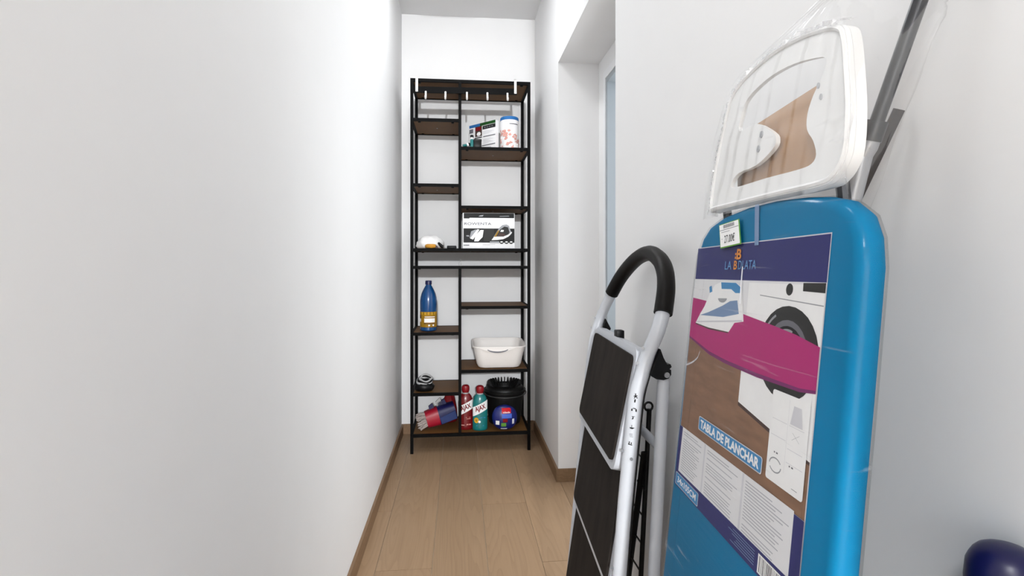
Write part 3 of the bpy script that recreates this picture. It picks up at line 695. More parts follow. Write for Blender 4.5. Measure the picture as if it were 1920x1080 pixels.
P.poly(rect(0.01, .72, .16, .86), 'ink_midgrey').poly(rect(.24, .56, .50, .90), 'ink_brown').poly(rect(.26, .76, .46, .88), 'ink_darkred').poly(arc(.38, .64, .08, .07, 0, 345, 10), 'ink_white')
P.poly(rect(.22, .50, .50, .53), 'ink_charcoal').poly(rect(.55, .50, 1.0, .525), 'ink_midgrey').poly(rect(.5, .20, 1.0, .225), 'ink_midgrey')
P.many([rect(.55, .60 + .03 * i, .55 + .4 * (0.6 + .4 * ((i * 7) % 3) / 2), .61 + .03 * i) for i in range(4)] + [rect(.55, .28 + .03 * i, .55 + .36 * (0.6 + .4 * ((i * 5) % 3) / 2), .29 + .03 * i) for i in range(6)], 'ink_pale')
P.poly(rect(.4, .04, .85, .14), 'ink_pale')
P.build('carton_print', t)
cq = Vector((at(954.5, 250, 3.045).x + .002, 3.044, ZR1))
t = thing('powder_canister', 'white round canister with blue lid and pink flower print', 'canister', cq)
Rc = .0515
mklathe('tub', cq, [(0.001, .0008), (Rc * .97, .0008), (Rc, .004), (Rc, .163), (0.001, .163)], 'carton_white', t)
mklathe('lid', cq, [(Rc, .163), (Rc * 1.03, .1635), (Rc * 1.03, .178), (Rc * .97, .182), (0.001, .183)], 'ink_lidblue', t)
P = Print(cylmap(cq, Rc * 1.004), 0.0002)
cpanel(P, -.1, .136, 1.0, .141, 'ink_midgrey', 6)
random.seed(5)
for i in range(60):
    a = random.uniform(-1.45, 1.45); b = random.uniform(.006, .105 - .05 * max(0, a + .3) / 1.7); r = random.uniform(.09, .2)
    P.poly(arc(a, b, r, r * .036, 0, 320, 7), 'ink_pink')
    if i % 3: P.l -= 1
cpanel(P, .35, .006, 1.0, .030, 'ink_white', 4)
P.build('flower_print', t)
k = at(895.5, 270, 3.02)
t = thing('dark_box', 'small black box in front of the white carton', 'box', (k.x, 3.035, ZR1)); mkbox('box_body', (k.x - .022, k.x + .022, 3.015, 3.055, ZR1 + .0005, ZR1 + .040), 'black_plastic', t, bev=.002); mkbox('box_lid', (k.x - .0228, k.x + .0228, 3.0142, 3.0558, ZR1 + .0402, ZR1 + .0525), 'black_plastic', t, bev=.002)
k = at(885.5, 265, 3.01); k = Vector((k.x - .002, 3.02, ZR1))
t = thing('spray_vial', 'small teal vial with black cap on the upper right shelf', 'vial', k)
mklathe('vial_body', k, [(0.001, .0008), (.009, .0008), (.0095, .004), (.0095, .046), (.006, .052), (0.001, .052)], 'bottle_teal', t, seg=18)
mklathe('vial_neck', k, [(.006, .052), (.0065, .054), (.0065, .062), (0.001, .062)], 'carton_white', t, seg=14)
mklathe('vial_cap', k, [(.0065, .0622), (.0098, .0625), (.0098, .072), (.007, .075), (0.001, .0755)], 'black_plastic', t, seg=18)
k0 = Vector((0.018, 3.02, ZR1 + .012)); k1 = Vector((0.056, 3.028, ZR1 + .024))
t = thing('scrub_brush', 'small teal and white brush lying beside the divider post', 'brush', (.037, 3.024, ZR1))
d_ = (k1 - k0)
mktube('handle', [k0, k0 + d_ * .55], [.009, .0075], 'bottle_teal', t, seg=10)
mktube('brush_head', [k0 + d_ * .55, k0 + d_ * .8], .0105, 'carton_white', t, seg=12); mktube('brush_end', [k0 + d_ * .8, k1 + d_ * .05], [.011, .009], 'black_plastic', t, seg=12)

# ================================================================== IRONING BOARD
# plane of the cover: r points towards the camera end (right in the picture), u up the board
hB = Vector((.05, .9986, -.018)).normalized()
OB = Vector((0.327, 0.408, 1.039))
BF = Frame(OB, -hB, Vector((.108, .012, .994)))
if BF.n.x > 0: raise RuntimeError('board frame')
def B(u, v, n=0.0): return BF(-u, v, n)           # u runs away from the camera as measured, n out towards the corridor
vf = -(OB.z / BF.u.z)                             # floor along the board
board = thing('ironing_board', 'turquoise ironing board wrapped in clear film, leaning on the right wall', 'ironing board', tuple(B(.17, vf, -.03)))
out_top = [(.352, -.02), (.348, .030), (.335, .055), (.312, .071), (.275, .0795), (.21, .085), (.15, .085), (.10, .0815), (.062, .0765), (.034, .069), (.014, .056), (.003, .036), (-.002, .010)]
out_low = [(-.003, -.10), (-.003, -.35), (.010, -.60), (.045, -.80), (.085, -.92), (.13, -.99), (.18, -1.012), (.23, -.99), (.275, -.92), (.315, -.80), (.348, -.60), (.362, -.45), (.357, -.25)]
outl = out_top + out_low
def inset(poly, d):
    c = []
    n = len(poly)
    for i in range(n):
        a = Vector(poly[i - 1]); b = Vector(poly[i]); e = Vector(poly[(i + 1) % n])
        t1 = (b - a).normalized(); t2 = (e - b).normalized(); nn = Vector((-(t1.y + t2.y), t1.x + t2.x)).normalized()
        c.append((b.x + nn.x * d, b.y + nn.y * d))
    return c
area = sum(outl[i - 1][0] * outl[i][1] - outl[i][0] * outl[i - 1][1] for i in range(len(outl)))
if area < 0: outl = outl[::-1]
dense = []
for i in range(len(outl)):
    a, b = Vector(outl[i]), Vector(outl[(i + 1) % len(outl)]); k = max(1, int((b - a).length / .03))
    for j in range(k): dense.append(tuple(a + (b - a) * j / k))
bm = bmesh.new(); rings = []
for d, n in ((.012, 0.0), (.005, -.0015), (.0015, -.005), (0, -.011), (0, -.017), (.003, -.022), (.010, -.024)):
    rings.append([bm.verts.new(B(u, v, n)) for u, v in inset(dense, d)])
for A, C in zip(rings, rings[1:]):
    for k in range(len(A)): bm.faces.new((A[k], A[(k + 1) % len(A)], C[(k + 1) % len(A)], C[k]))
bm.faces.new(rings[0]); bm.faces.new(rings[-1])
cover = done('cover', bm, 'board_cover', board, smooth=True)

# packaging label printed with a picture (coordinates measured on the board, x = distance from near edge)
P = Print(lambda a, b, n=0: B(a, b, n + .0004), 0.00003)
LU0, LU1, LV0, LV1 = .040, .343, -.303, .040
P.poly([(LU0, LV1), (LU1, LV1), (LU1 + .001, LV0), (LU0, LV0)], 'ink_pale')
P.poly([(LU0 + .0012, LV1 - .0012), (LU1, LV1 - .0012), (LU1, -.0055), (LU0 + .0012, -.0055)], 'ink_navy')
P.poly([(LU0 + .0015, -.006), (LU1, -.006), (LU1, -.168), (LU0 + .0015, -.168)], 'ink_offwhite')
P.poly([(LU0 + .0015, -.100), (LU1, -.070), (LU1, -.219), (LU0 + .0015, -.219)], 'ink_wood')
P.poly([(LU0 + .0015, -.008), (.182, -.008), (.181, -.146), (.111, -.157), (LU0 + .0015, -.167)], 'ink_white')          # washing machine
P.poly([(.181, -.146), (.111, -.157), (LU0 + .0015, -.167), (LU0 + .0015, -.170), (.111, -.161), (.181, -.150)], 'ink_brown')
P.poly([(.155, -.021), (LU0 + .002, -.0265), (LU0 + .002, -.0275), (.155, -.022)], 'ink_grey')
P.poly(arc(.0985, -.0135, .0062, .0062, 0, 350, 16), 'ink_charcoal').poly([(.076, -.0065), (.0415, -.006), (.0415, -.0152), (.0755, -.0145)], 'ink_charcoal')
P.poly(arc(.095, -.077, .053, .047, 0, 354, 28), 'ink_charcoal').poly(arc(.095, -.077, .036, .033, 0, 354, 24), 'ink_midgrey').poly(arc(.095, -.078, .031, .028, 0, 354, 24), 'ink_black')
P.poly(arc(.095, -.077, .026, .024, 40, 110, 8) + arc(.095, -.077, .022, .020, 110, 40, 8), 'ink_grey').poly(arc(.095, -.077, .048, .0425, 5, 60, 8) + arc(.095, -.077, .045, .040, 60, 5, 8), 'ink_grey')
P.poly([(.343, -.033), (.302, -.035), (.24, -.039), (.182, -.046), (.123, -.052), (.080, -.057), (.0415, -.064), (.0415, -.106), (.066, -.1095), (.145, -.111), (.224, -.109), (.272, -.105), (.343, -.091)], 'ink_magenta_dark')
P.poly([(.343, -.033), (.302, -.035), (.24, -.039), (.182, -.046), (.123, -.052), (.080, -.057), (.0415, -.064), (.0415, -.103), (.066, -.106), (.145, -.1065), (.224, -.1045), (.272, -.101), (.343, -.0885)], 'ink_magenta')
P.poly([(.325, -.0695), (.28, -.0725), (.222, -.0715), (.222, -.069), (.28, -.0695), (.325, -.0675)], 'ink_brown')
P.poly([(.325, -.068), (.312, -.054), (.300, -.043), (.285, -.022), (.272, -.0125), (.256, -.0085), (.214, -.0085), (.199, -.0135), (.196, -.020), (.186, -.054), (.208, -.0575), (.221, -.070), (.280, -.0705)], 'ink_white')   # iron
P.poly([(.255, -.009), (.214, -.009), (.201, -.014), (.199, -.021), (.213, -.0215), (.225, -.017), (.252, -.0175)], 'ink_blue')
P.poly([(.312, -.056), (.285, -.050), (.245, -.039), (.225, -.032), (.206, -.030), (.199, -.046), (.24, -.053)], 'ink_steelblue')
P.poly(arc(.247, -.029, .013, .006, 180, 350, 10), 'ink_grey').poly([(.29, -.016), (.283, -.014), (.279, -.022), (.287, -.024)], 'ink_blue')
P.poly([(.322, -.0655), (.19, -.0525), (.189, -.0545), (.323, -.067)], 'ink_pale')
P.many([[(.30 + .043 * t / 8, -.104 - .026 * (t / 8) ** .5 if t else -.104), (.30 + .043 * (t + 1) / 8, -.104 - .026 * ((t + 1) / 8) ** .5), (.30 + .043 * (t + 1) / 8, -.1065 - .026 * ((t + 1) / 8) ** .5), (.30 + .043 * t / 8, -.1065 - .026 * (t / 8) ** .5)] for t in range(8)], 'ink_pale')
# instruction card
P.poly(rrect(.046, -.205, .1095, -.1155, .003, 3), 'ink_white')
P.many([rect(.052, -.144, .0765, -.1435), rect(.08, -.144, .106, -.1435), rect(.052, -.166, .0765, -.1655), rect(.08, -.160, .106, -.1595), rect(.0785, -.19, .0788, -.12), rect(.05, -.179, .0765, -.1785)], 'ink_pale')
P.many([arc(.094, -.188, .011, .0075, 0, 150, 8) + arc(.094, -.188, .0095, .0062, 150, 0, 8), arc(.094, -.188, .011, .0075, 180, 330, 8) + arc(.094, -.188, .0095, .0062, 330, 180, 8)], 'ink_grey')
P.many([rect(.091, -.1765, .094, -.175), rect(.096, -.1765, .098, -.175), rect(.064, -.1815, .067, -.180), rect(.069, -.1815, .071, -.180), rect(.055, -.1995, .064, -.199)], 'ink_midgrey')
P.poly([(.055, -.142), (.075, -.142), (.071, -.124), (.059, -.124)], 'ink_pale').many([[(.058, -.156), (.0585, -.156), (.070, -.149), (.0695, -.149)], [(.070, -.156), (.0705, -.156), (.059, -.149), (.0585, -.149)]], 'ink_grey')
# text sheet in three columns and the navy foot
P.poly([(LU0 + .0005, -.219), (LU1 + .0005, -.219), (LU1 + .001, LV0), (LU0, LV0)], 'ink_navy')
P.poly([(.056, -.2165), (.332, -.2185), (.334, -.2815), (.056, -.2775)], 'ink_offwhite')
random.seed(9)
lines = []
for c0, c1 in ((.262, .326), (.160, .246), (.062, .146)):
    for i in range(17):
        v = -.223 - i * .0033
        if random.random() < .06: continue
        L_ = (c1 - c0) * random.uniform(.62, 1.0)
        lines.append(rect(c1 - L_, v - .0011, c1, v))
P.many(lines, 'ink_line')
P.many([rect(.252, -.28, .256, -.219), rect(.150, -.279, .154, -.218)], 'ink_pale')
P.poly(rect(.065, -.3005, .108, -.2815), 'ink_white')
P.many([rect(.068 + .0024 * i, -.299, .068 + .0024 * i + random.choice((.0006, .0012)), -.283) for i in range(16)], 'ink_charcoal')
P.many([rect(.115, -.284 - .0028 * i, .115 + .06 * random.uniform(.6, 1), -.2832 - .0028 * i) for i in range(6)], 'ink_steelblue')
P.poly(rrect(.1165, -.2065, .2805, -.1885, .003, 3), 'ink_pale').poly(rrect(.118, -.2055, .279, -.1895, .0026, 3), 'ink_blue')
P.poly(rrect(.2595, -.3015, .3405, -.2845, .002, 3), 'ink_pale').poly(rrect(.2605, -.3008, .3395, -.2852, .002, 3), 'ink_blue')
# lettering reads from the far end towards the camera: mirror the text x axis
fm = P.f; P.f = lambda a, b, n=0: fm(-a, b, n)
P.text('TABLA DE PLANCHAR', -.1985, -.1975, .152, .0112, 'ink_white', 0.04)
P.text('34x105CM', -.300, -.293, .066, .0085, 'ink_white', 0.02)
P.text('LA', -.238, .0128, .018, .0105, 'ink_skyblue', 0.0).text('B', -.2185, .0128, .0085, .011, 'ink_orange', 0.02).text('DLATA', -.1895, .0128, .043, .0105, 'ink_skyblue', 0.0)
P.text('B', -.2115, .0262, .012, .013, 'ink_orange', 0.03)
P.many([rect(-.2215, .0205, -.2185, .0235), rect(-.2215, .0252, -.2185, .028)], 'ink_orange')
P.build('packaging_label', board)
# cable tie thread hanging over the label
mktube('tag_thread', [B(.197, .0105, .003), B(.1965, -.004, .003), B(.195, -.034, .003)], .0007, 'ink_pale', board, seg=6)
# adhesive strip at the top
bm = bmesh.new(); slab(bm, Frame(B(.176, .035, .0014), BF.r, BF.u), [(0.0, .0), (.009, 0), (.001, .048), (-.008, .048)], 0, .0003); done('adhesive_strip', bm, 'ink_steelblue', board)

# price tag
pt = [(.267, .0655), (.211, .0685), (.202, .0375), (.257, .0345)]
TF = Frame(B(pt[3][0], pt[3][1], .0055), B(pt[2][0], pt[2][1], .0055) - B(pt[3][0], pt[3][1], .0055), B(*pt[0], .0055) - B(*pt[3], .0055))
tw = .0552; th = .0325
price = thing('price_tag', 'small white price tag with green border on the turquoise cover', 'price tag', tuple(TF(tw / 2, 0)))
skew = -.0095
sq = lambda x, y: (x + skew * (y / th), y)
bm = bmesh.new(); slab(bm, TF, [sq(*p) for p in rect(0, 0, tw, th)], -.0006, 0.0); done('tag_card', bm, 'ink_green', price)
P = Print(lambda a, b, n=0: TF(*sq(a, b), n), .00012)
P.poly(rect(.0012, .0016, tw - .0016, th - .001), 'ink_white').poly(rect(.002, .0235, tw - .002, .0242), 'ink_midgrey')
P.many([rect(.013 + .0028 * i, .0258, .013 + .0028 * i + .0016, .0305) for i in range(11)], 'ink_midgrey')
P.many([rect(.006, .0205, .03, .0212)], 'ink_grey').text('27.00€', .028, .0112, .028, .0105, 'ink_charcoal', 0.0, shear=.2).poly(rect(.006, .0115, .0095, .0122), 'ink_grey')
P.build('tag_print', price)

# iron rest: white plate with a shaped opening
rest = [(.309, .092), (.309, .133), (.301, .173), (.287, .221), (.275, .243), (.241, .2565), (.179, .262), (.125, .257), (.078, .246), (.054, .236), (.044, .222), (.035, .186), (.028, .150), (.026, .116), (.031, .100), (.043, .089), (.063, .085), (.147, .087), (.29, .0895)]
hole = [(.241, .208), (.228, .224), (.185, .232), (.14, .230), (.101, .222), (.071, .211), (.0755, .194), (.087, .18), (.094, .163), (.092, .147), (.08, .133), (.073, .118), (.079, .110), (.101, .1085), (.163, .111), (.244, .113), (.249, .122), (.232, .130), (.190, .131), (.156, .142), (.150, .152), (.160, .163), (.201, .184), (.243, .186)]
def smooth_closed(poly, k=4):
    n = len(poly); out = []
    for i in range(n):
        p0, p1, p2, p3 = (Vector(poly[(i + q) % n]) for q in (-1, 0, 1, 2))
        if (p2 - p1).length < .004: out.append(tuple(p1)); continue
        for j in range(k):
            t = j / k; p = 0.5 * ((2 * p1) + (p2 - p0) * t + (2 * p0 - 5 * p1 + 4 * p2 - p3) * t * t + (-p0 + 3 * p1 - 3 * p2 + p3) * t ** 3); out.append(tuple(p))
    return out
def dens(poly, s=.008):
    r = []
    for i in range(len(poly)):
        a, b = Vector(poly[i]), Vector(poly[(i + 1) % len(poly)]); k = max(1, int((b - a).length / s))
        for j in range(k): r.append(tuple(a + (b - a) * j / k))
    return r
rest = smooth_closed(rest, 3); hole = smooth_closed(hole, 3)
def plate(bm, outer, inner, n0, n1):
    layers = []
    for n in (n0, n1):
        vo = [bm.verts.new(B(u, v, n)) for u, v in outer]; vi = [bm.verts.new(B(u, v, n)) for u, v in inner]
        es = [bm.edges.new((vo[i], vo[(i + 1) % len(vo)])) for i in range(len(vo))] + [bm.edges.new((vi[i], vi[(i + 1) % len(vi)])) for i in range(len(vi))]
        bmesh.ops.triangle_fill(bm, edges=es, use_beauty=True); layers.append((vo, vi))
    for a, b in ((layers[0][0], layers[1][0]), (layers[0][1], layers[1][1])):
        for i in range(len(a)): bm.faces.new((a[i], a[(i + 1) % len(a)], b[(i + 1) % len(a)], b[i]))
RN = 0.002
bm = bmesh.new(); plate(bm, dens(rest), dens(hole), RN - .005, RN)
rp_ = done('iron_rest', bm, 'white_plastic', board, smooth=True)
for u, v in ((.183, .166), (.187, .150), (.079, .187), (.073, .174)):
    bm = bmesh.new(); slab(bm, Frame(B(u, v, RN), BF.r, BF.u), arc(0, 0, .0032 if u > .1 else .002, .0042 if u > .1 else .003, 0, 340, 10), 0.0, .0012); done('screw', bm, 'grey_tube', rp_)
# turned-down outer edge
bm = bmesh.new(); oo = dens(rest); ii = inset(oo if sum(rest[i - 1][0] * rest[i][1] - rest[i][0] * rest[i - 1][1] for i in range(len(rest))) > 0 else oo[::-1], .004)
plate(bm, oo, ii, RN - .015, RN - .0052); done('edge_flange', bm, 'white_plastic', rp_, smooth=True)
# raised rim line around the plate
bm = bmesh.new(); tube(bm, [B(u, v, RN) for u, v in inset(dens(rest)[::-1] if sum(rest[i - 1][0] * rest[i][1] - rest[i][0] * rest[i - 1][1] for i in range(len(rest))) < 0 else dens(rest), .0035)], .0028, 6, closed=True); done('rim', bm, 'white_plastic', rp_, smooth=True)
# brown card lying behind the rest
bm = bmesh.new(); cg = []
for i in range(13):
    for_j = []
    for j in range(9):
        u = .060 + (.262 - .060) * i / 12; v = .094 + ((.188 + .010 * (.262 - u) / .2) - .094) * j / 8
        for_j.append(bm.verts.new(B(u, v, RN - .011 + .0035 * math.sin(v * 95) + .002 * math.sin(v * 60 + u * 10))))
    cg.append(for_j)
for i in range(12):
    for j in range(8): bm.faces.new((cg[i][j], cg[i + 1][j], cg[i + 1][j + 1], cg[i][j + 1]))
o = done('card_insert', bm, 'cardboard', board, smooth='full'); md = o.modifiers.new('thick', 'SOLIDIFY'); md.thickness = .0012
# folded legs behind the board; their upper ends stand above it
def legpt(px, py, Xw):
    r = ray(px, py); return CV + r * (Xw / r.x)
lt = legpt(1722, 10, .434); lb = legpt(1608, 330, .410); dirl = (lt - lb).normalized()
ltop = lt + dirl * .05; lbot = lb - dirl * ((lb.z - .03) / dirl.z)
lbot = Vector((B(.06, vf + .06, -.045).x, lbot.y if lbot.y < .75 else .75, .03))
mid1 = lb
mktube('leg', smooth_path([lt - dirl * .118, lt - dirl * .14, mid1, mid1.lerp(lbot, .5) + Vector((.012, 0, 0)), lbot], 5), .0092, 'grey_tube', board, seg=14)
bm = bmesh.new(); tube(bm, [lt - dirl * .16, lt - dirl * .06, lt, ltop], .0068, 14); done('leg_tube', bm, 'dark_steel', board, smooth=True)
bm = bmesh.new(); tube(bm, [lt - dirl * .128, lt - dirl * .108], .0104, 14); done('leg_collar', bm, 'dark_steel', board, smooth=True)
mktube('leg_foot', [ltop - dirl * .005, ltop + dirl * .022], .0095, 'black_plastic', board, seg=14)
off = Vector((.0, .085, -.012))
mktube('leg', smooth_path([lb + Vector((.004, .16, -.04)), lb + Vector((0, .15, -.2)), lbot + Vector((.02, .12, .3)), lbot + Vector((.012, .10, 0))], 5), .0105, 'grey_tube', board, seg=14)
d1 = legpt(1686, 205, .458); d2 = legpt(1600, 385, .440)
bm = bmesh.new(); tube(bm, [d1, d1.lerp(d2, .5), d2, d2 + (d2 - d1) * 1.6 + Vector((-.01, .02, 0))], .0062, 10, flat=.7); done('leg_brace', bm, 'dark_brown', board, smooth=True)
bm = bmesh.new(); bm.free()
for u in (.30, .06): mktube('rest_bracket', [B(u, .02, -.032), B(u, .10, -.016)], .006, 'dark_steel', board, seg=8)

# clear film: tight around the board, loose bag around the rest and leg ends
random.seed(21)
def nz3(a, b, s): return math.sin(a * 1.7 + s) * math.cos(b * 2.3 + s * 1.3) + .5 * math.sin(a * 4.1 - b * 3.7 + s)
bm = bmesh.new(); rings = []
for d, n in ((.045, .0032), (.012, .0030), (.004, .0010), (-.0003, -.004), (-.0013, -.011), (-.0013, -.017), (.001, -.0235), (.010, -.0262), (.03, -.0265)):
    rings.append([bm.verts.new(B(u, v, n + .0006 * nz3(u * 60, v * 40, 1.3) if n > 0 else n)) for u, v in inset(dense, d)])
for A, C in zip(rings, rings[1:]):
    for k in range(len(A)): bm.faces.new((A[k], A[(k + 1) % len(A)], C[(k + 1) % len(A)], C[k]))
bm.faces.new(rings[0])
done('film_wrap', bm, 'film_tight', board, smooth='full')
def lerp_tab(tab, x):
    for (x0, y0), (x1, y1) in zip(tab, tab[1:]):
        if x0 <= x <= x1: return y0 + (y1 - y0) * (x - x0) / (x1 - x0)
    return tab[0][1] if x < tab[0][0] else tab[-1][1]
uL = [(.055, .330), (.08, .315), (.10, .3125), (.17, .3055), (.223, .290), (.245, .277), (.2575, .243), (.264, .18), (.267, .12), (.272, .075), (.285, .045), (.31, .03), (.36, .0)]
uR = [(.055, .000), (.085, .018), (.10, .020), (.15, .020), (.2, .028), (.235, .040), (.26, .045), (.29, .03), (.36, -.01)]
bm = bmesh.new(); rings = []; NK = 72
for i in range(64):
    v = .078 + .262 * i / 63
    l, r_ = lerp_tab(uL, v), lerp_tab(uR, v)
    # leg position at this height
    zz = B(.02, v).z; tt = (zz - lb.z) / dirl.z; lp = lb + dirl * tt
    loc = lp - OB; ul = -loc.dot(BF.r); nl = loc.dot(BF.n)
    corners = [(l, .0085), (r_, .0085), (ul - .019, nl + .012), (ul - .014, nl - .016), (ul + .02, nl - .012)]
    per = [0]; 
    for k in range(4):
        a = corners[k]; b = corners[k + 1]; per.append(per[-1] + math.hypot(b[0] - a[0], b[1] - a[1]))
    ring = []
    for k in range(NK):
        s = per[-1] * k / (NK - 1) * .9999
        j = max(q for q in range(4) if per[q] <= s); a = corners[j]; b = corners[j + 1]; t = (s - per[j]) / max(1e-6, per[j + 1] - per[j])
        wv = nz3(k * .22 + v * 14, v * 26 - k * .1, 2.1) * .0010
        nn = a[1] + (b[1] - a[1]) * t
        ring.append(bm.verts.new(B(a[0] + (b[0] - a[0]) * t + wv, v, nn + (wv + .0012 if j == 0 else wv))))
    rings.append(ring)
for A, C in zip(rings, rings[1:]):
    for k in range(NK - 1): bm.faces.new((A[k], A[k + 1], C[k + 1], C[k]))
done('film_bag', bm, 'film_loose', board, smooth='full')
random.seed(33)
edge = dens([(.309, .085), (.3095, .092), (.309, .133), (.301, .173), (.287, .221), (.275, .243), (.241, .2565), (.179, .262), (.125, .257), (.078, .246), (.054, .238)], .0028)
cut = max(range(len(edge)), key=lambda q: -((edge[q][0] - .054) ** 2 + (edge[q][1] - .238) ** 2)); edge = edge[:cut + 1]
bm = bmesh.new(); pv = None
for i, (u, v) in enumerate(edge):
    a = Vector(edge[max(i - 1, 0)]); b = Vector(edge[min(i + 1, len(edge) - 1)]); t_ = (b - a).normalized(); nn = Vector((t_.y, -t_.x))
    w_ = .0035 + random.uniform(.001, .0045)
    row = [bm.verts.new(B(u - nn.x * .002, v - nn.y * .002, RN + random.uniform(.001, .005))), bm.verts.new(B(u + nn.x * w_ * .5, v + nn.y * w_ * .5, RN + random.uniform(-.005, .004))), bm.verts.new(B(u + nn.x * w_, v + nn.y * w_, RN - .012 + random.uniform(-.004, .003)))]
    if pv:
        for k in range(2): bm.faces.new((pv[k], pv[k + 1], row[k + 1], row[k]))
    pv = row
done('film_edge', bm, 'film_crease', board)

# ================================================================== STEP LADDER
def frame_uv(hx, lean, o):
    h = Vector((hx, 1, 0)).normalized(); return Frame(o, -h, Vector((lean, 0, 1)))
lad = thing('step_ladder', 'white folding step ladder with black treads and curved black grip', 'ladder', (.27, 1.19, 0))
YN, YFAR = .978, 1.405
near = [at(1215, 664, YN), at(1204, 700, YN), at(1193, 740, YN), at(1186, 800, YN), at(1172, 940, YN), at(1161, 1080, YN)]
far = [at(1117, 625, YFAR), at(1111, 655, YFAR), at(1106, 700, YFAR), at(1100, 770, YFAR), at(1084, 940, YFAR), at(1077, 1020, YFAR)]
def to_floor(pts):
    d = pts[-1] - pts[-3]; p = pts[-1] + d * ((pts[-1].z - .016) / -d.z); return pts + [pts[-1].lerp(p, .5), p]
near, far = to_floor(near), to_floor(far)
hp = Frame(near[0], (far[0] - near[0]), Vector((.34, 0, 1)))
hpix = [(1234, 618), (1245, 575), (1249, 540), (1247, 510), (1238, 488), (1220, 475), (1200, 481), (1180, 499), (1162, 523), (1147, 550), (1128, 590)]
hpts = [onplane(px, py, hp.n, near[0]) for px, py in hpix]
full = smooth_path(list(reversed(near)) + hpts + far, 4)
mktube('rail_frame', full, .0135, 'white_metal', lad, seg=14)
gpts = smooth_path([onplane(px, py, hp.n, near[0]) for px, py in [(1243, 588)] + hpix[1:10]], 5)
bm = bmesh.new(); tube(bm, gpts, [.0175] * len(gpts), 16); done('grip', bm, 'rubber', lad, smooth=True)
for p in (near[-1], far[-1]): mklathe('foot', (p.x, p.y, 0), [(0.001, .0006), (.018, .0006), (.019, .004), (.018, .03), (0.001, .03)], 'rubber', lad, seg=16)
def tread(o, lean, W, Hh, wbig):
    f = frame_uv(.05, lean, o)
    # plate with rounded corners, pad on it
    pts = rrect(-W - .013, -Hh - .016, .013, .016, .022, 5)
    bm = bmesh.new(); slab(bm, f, pts, -.024, -.003); tr = done('tread', bm, 'white_metal', lad, smooth=True)
    bm = bmesh.new(); slab(bm, f, rrect(-W, -Hh, 0, 0, .014, 4), -.003, .002); done('tread_pad', bm, 'tread_rubber', tr, smooth=True)
    return f, tr
T1, tr1 = tread(Vector((.3335, 1.004, .871)), .205, .355, .208, 0)
T2, tr2 = tread(Vector((.314, 1.000, .652)), .165, .372, .214, 0)
T3, tr3 = tread(Vector((.289, .985, .420)), .15, .395, .214, 0)
lq = T1(-.17, .020, -.012); mkbox('latch', (lq.x - .009, lq.x + .009, lq.y - .011, lq.y + .011, lq.z - .008, lq.z + .012), 'black_plastic', lad, bev=.002)
# rear leg frame
rn = [at(1241, 700, YN), at(1240, 715, YN), at(1231, 900, YN), at(1222, 1080, YN)]
rn = [p + Vector((.004, 0, 0)) for p in rn]
rn = to_floor(rn); rf = [p + Vector((.015, .44, 0)) for p in rn]
mktube('rear_leg', smooth_path(rn, 3), .0115, 'white_metal', lad, seg=14); mktube('rear_leg', smooth_path(rf, 3), .0115, 'white_metal', lad, seg=14)
for p in (rn[-1], rf[-1]): mklathe('foot', (p.x, p.y, 0), [(0.001, .0006), (.016, .0006), (.017, .004), (.016, .03), (0.001, .03)], 'rubber', lad, seg=16)
for z in (.70, .30):
    a = min(rn, key=lambda p: abs(p.z - z)); i = 1
    def onleg(L, z):
        for p, q in zip(L, L[1:]):
            if (p.z - z) * (q.z - z) <= 0: return p.lerp(q, (z - p.z) / (q.z - p.z))
    mktube('cross_bar', [onleg(rn, z), onleg(rf, z)], .009, 'white_metal', lad, seg=10)
# hinge brackets (black) with bolt
def bracket(Y, pix, boltpx):
    p0 = at(*pix[0], Y); bm = bmesh.new()
    f = Frame(at(1235, 690, Y), (1, 0, 0), (0, 0, 1)); sc = Y / YN
    poly = [((px - 1235) / 1000 * YN, (690 - py) / 1000 * YN) for px, py in pix]
    slab(bm, f, poly, -.012, .012); b_ = done('hinge', bm, 'black_plastic', lad)
    bm = bmesh.new(); slab(bm, Frame(f((boltpx[0] - 1235) / 1000 * YN, (690 - boltpx[1]) / 1000 * YN, .012), f.r, f.u), arc(0, 0, .0052, .0052, 0, 342, 14), 0, .003); done('bolt', bm, 'steel', b_)
hpoly = [(1234, 652), (1218, 694), (1216, 703), (1226, 709), (1240, 711), (1250, 708), (1255, 701), (1255, 692), (1252, 690), (1256, 686), (1254, 681), (1247, 681), (1240, 668)]
bracket(YN - .004, hpoly, (1246, 701))
f_far = Vector((far[1].x - near[1].x, far[1].y - near[1].y, far[1].z - near[1].z))
bm = bmesh.new(); slab(bm, Frame(at(1134, 607, 1.40), (1, 0, 0), (0, 0, 1)), [(0, .014), (-.008, -.018), (.010, -.020), (.014, -.012)], -.01, .01); done('hinge', bm, 'black_plastic', lad)
# rivets on the rails
for px, py, Y, m_ in ((1206, 653, YN - .010, 'rivet_grey'), (1195, 681, YN - .010, 'rivet_grey'), (1115, 596, YFAR - .008, 'rivet_grey'), (1108, 614, YFAR - .008, 'rivet_grey'), (1184, 861, YN - .014, 'dark_steel'), (1167, 845, YN, 'dark_steel'), (1147, 1065, YN, 'dark_steel')):
    p = at(px, py, Y); d = (CV - p).normalized()
    bm = bmesh.new(); tube(bm, [p - d * .006, p + d * .0025], .0031, 10); done('rivet', bm, m_, lad, smooth=True)
# black edge strip along the back of the near rail
strip = [p + Vector((.0135, -.0040, 0)) for p in near[1:]]
mktube('edge_strip', smooth_path(strip, 3), .0030, 'black_plastic', lad, seg=8)
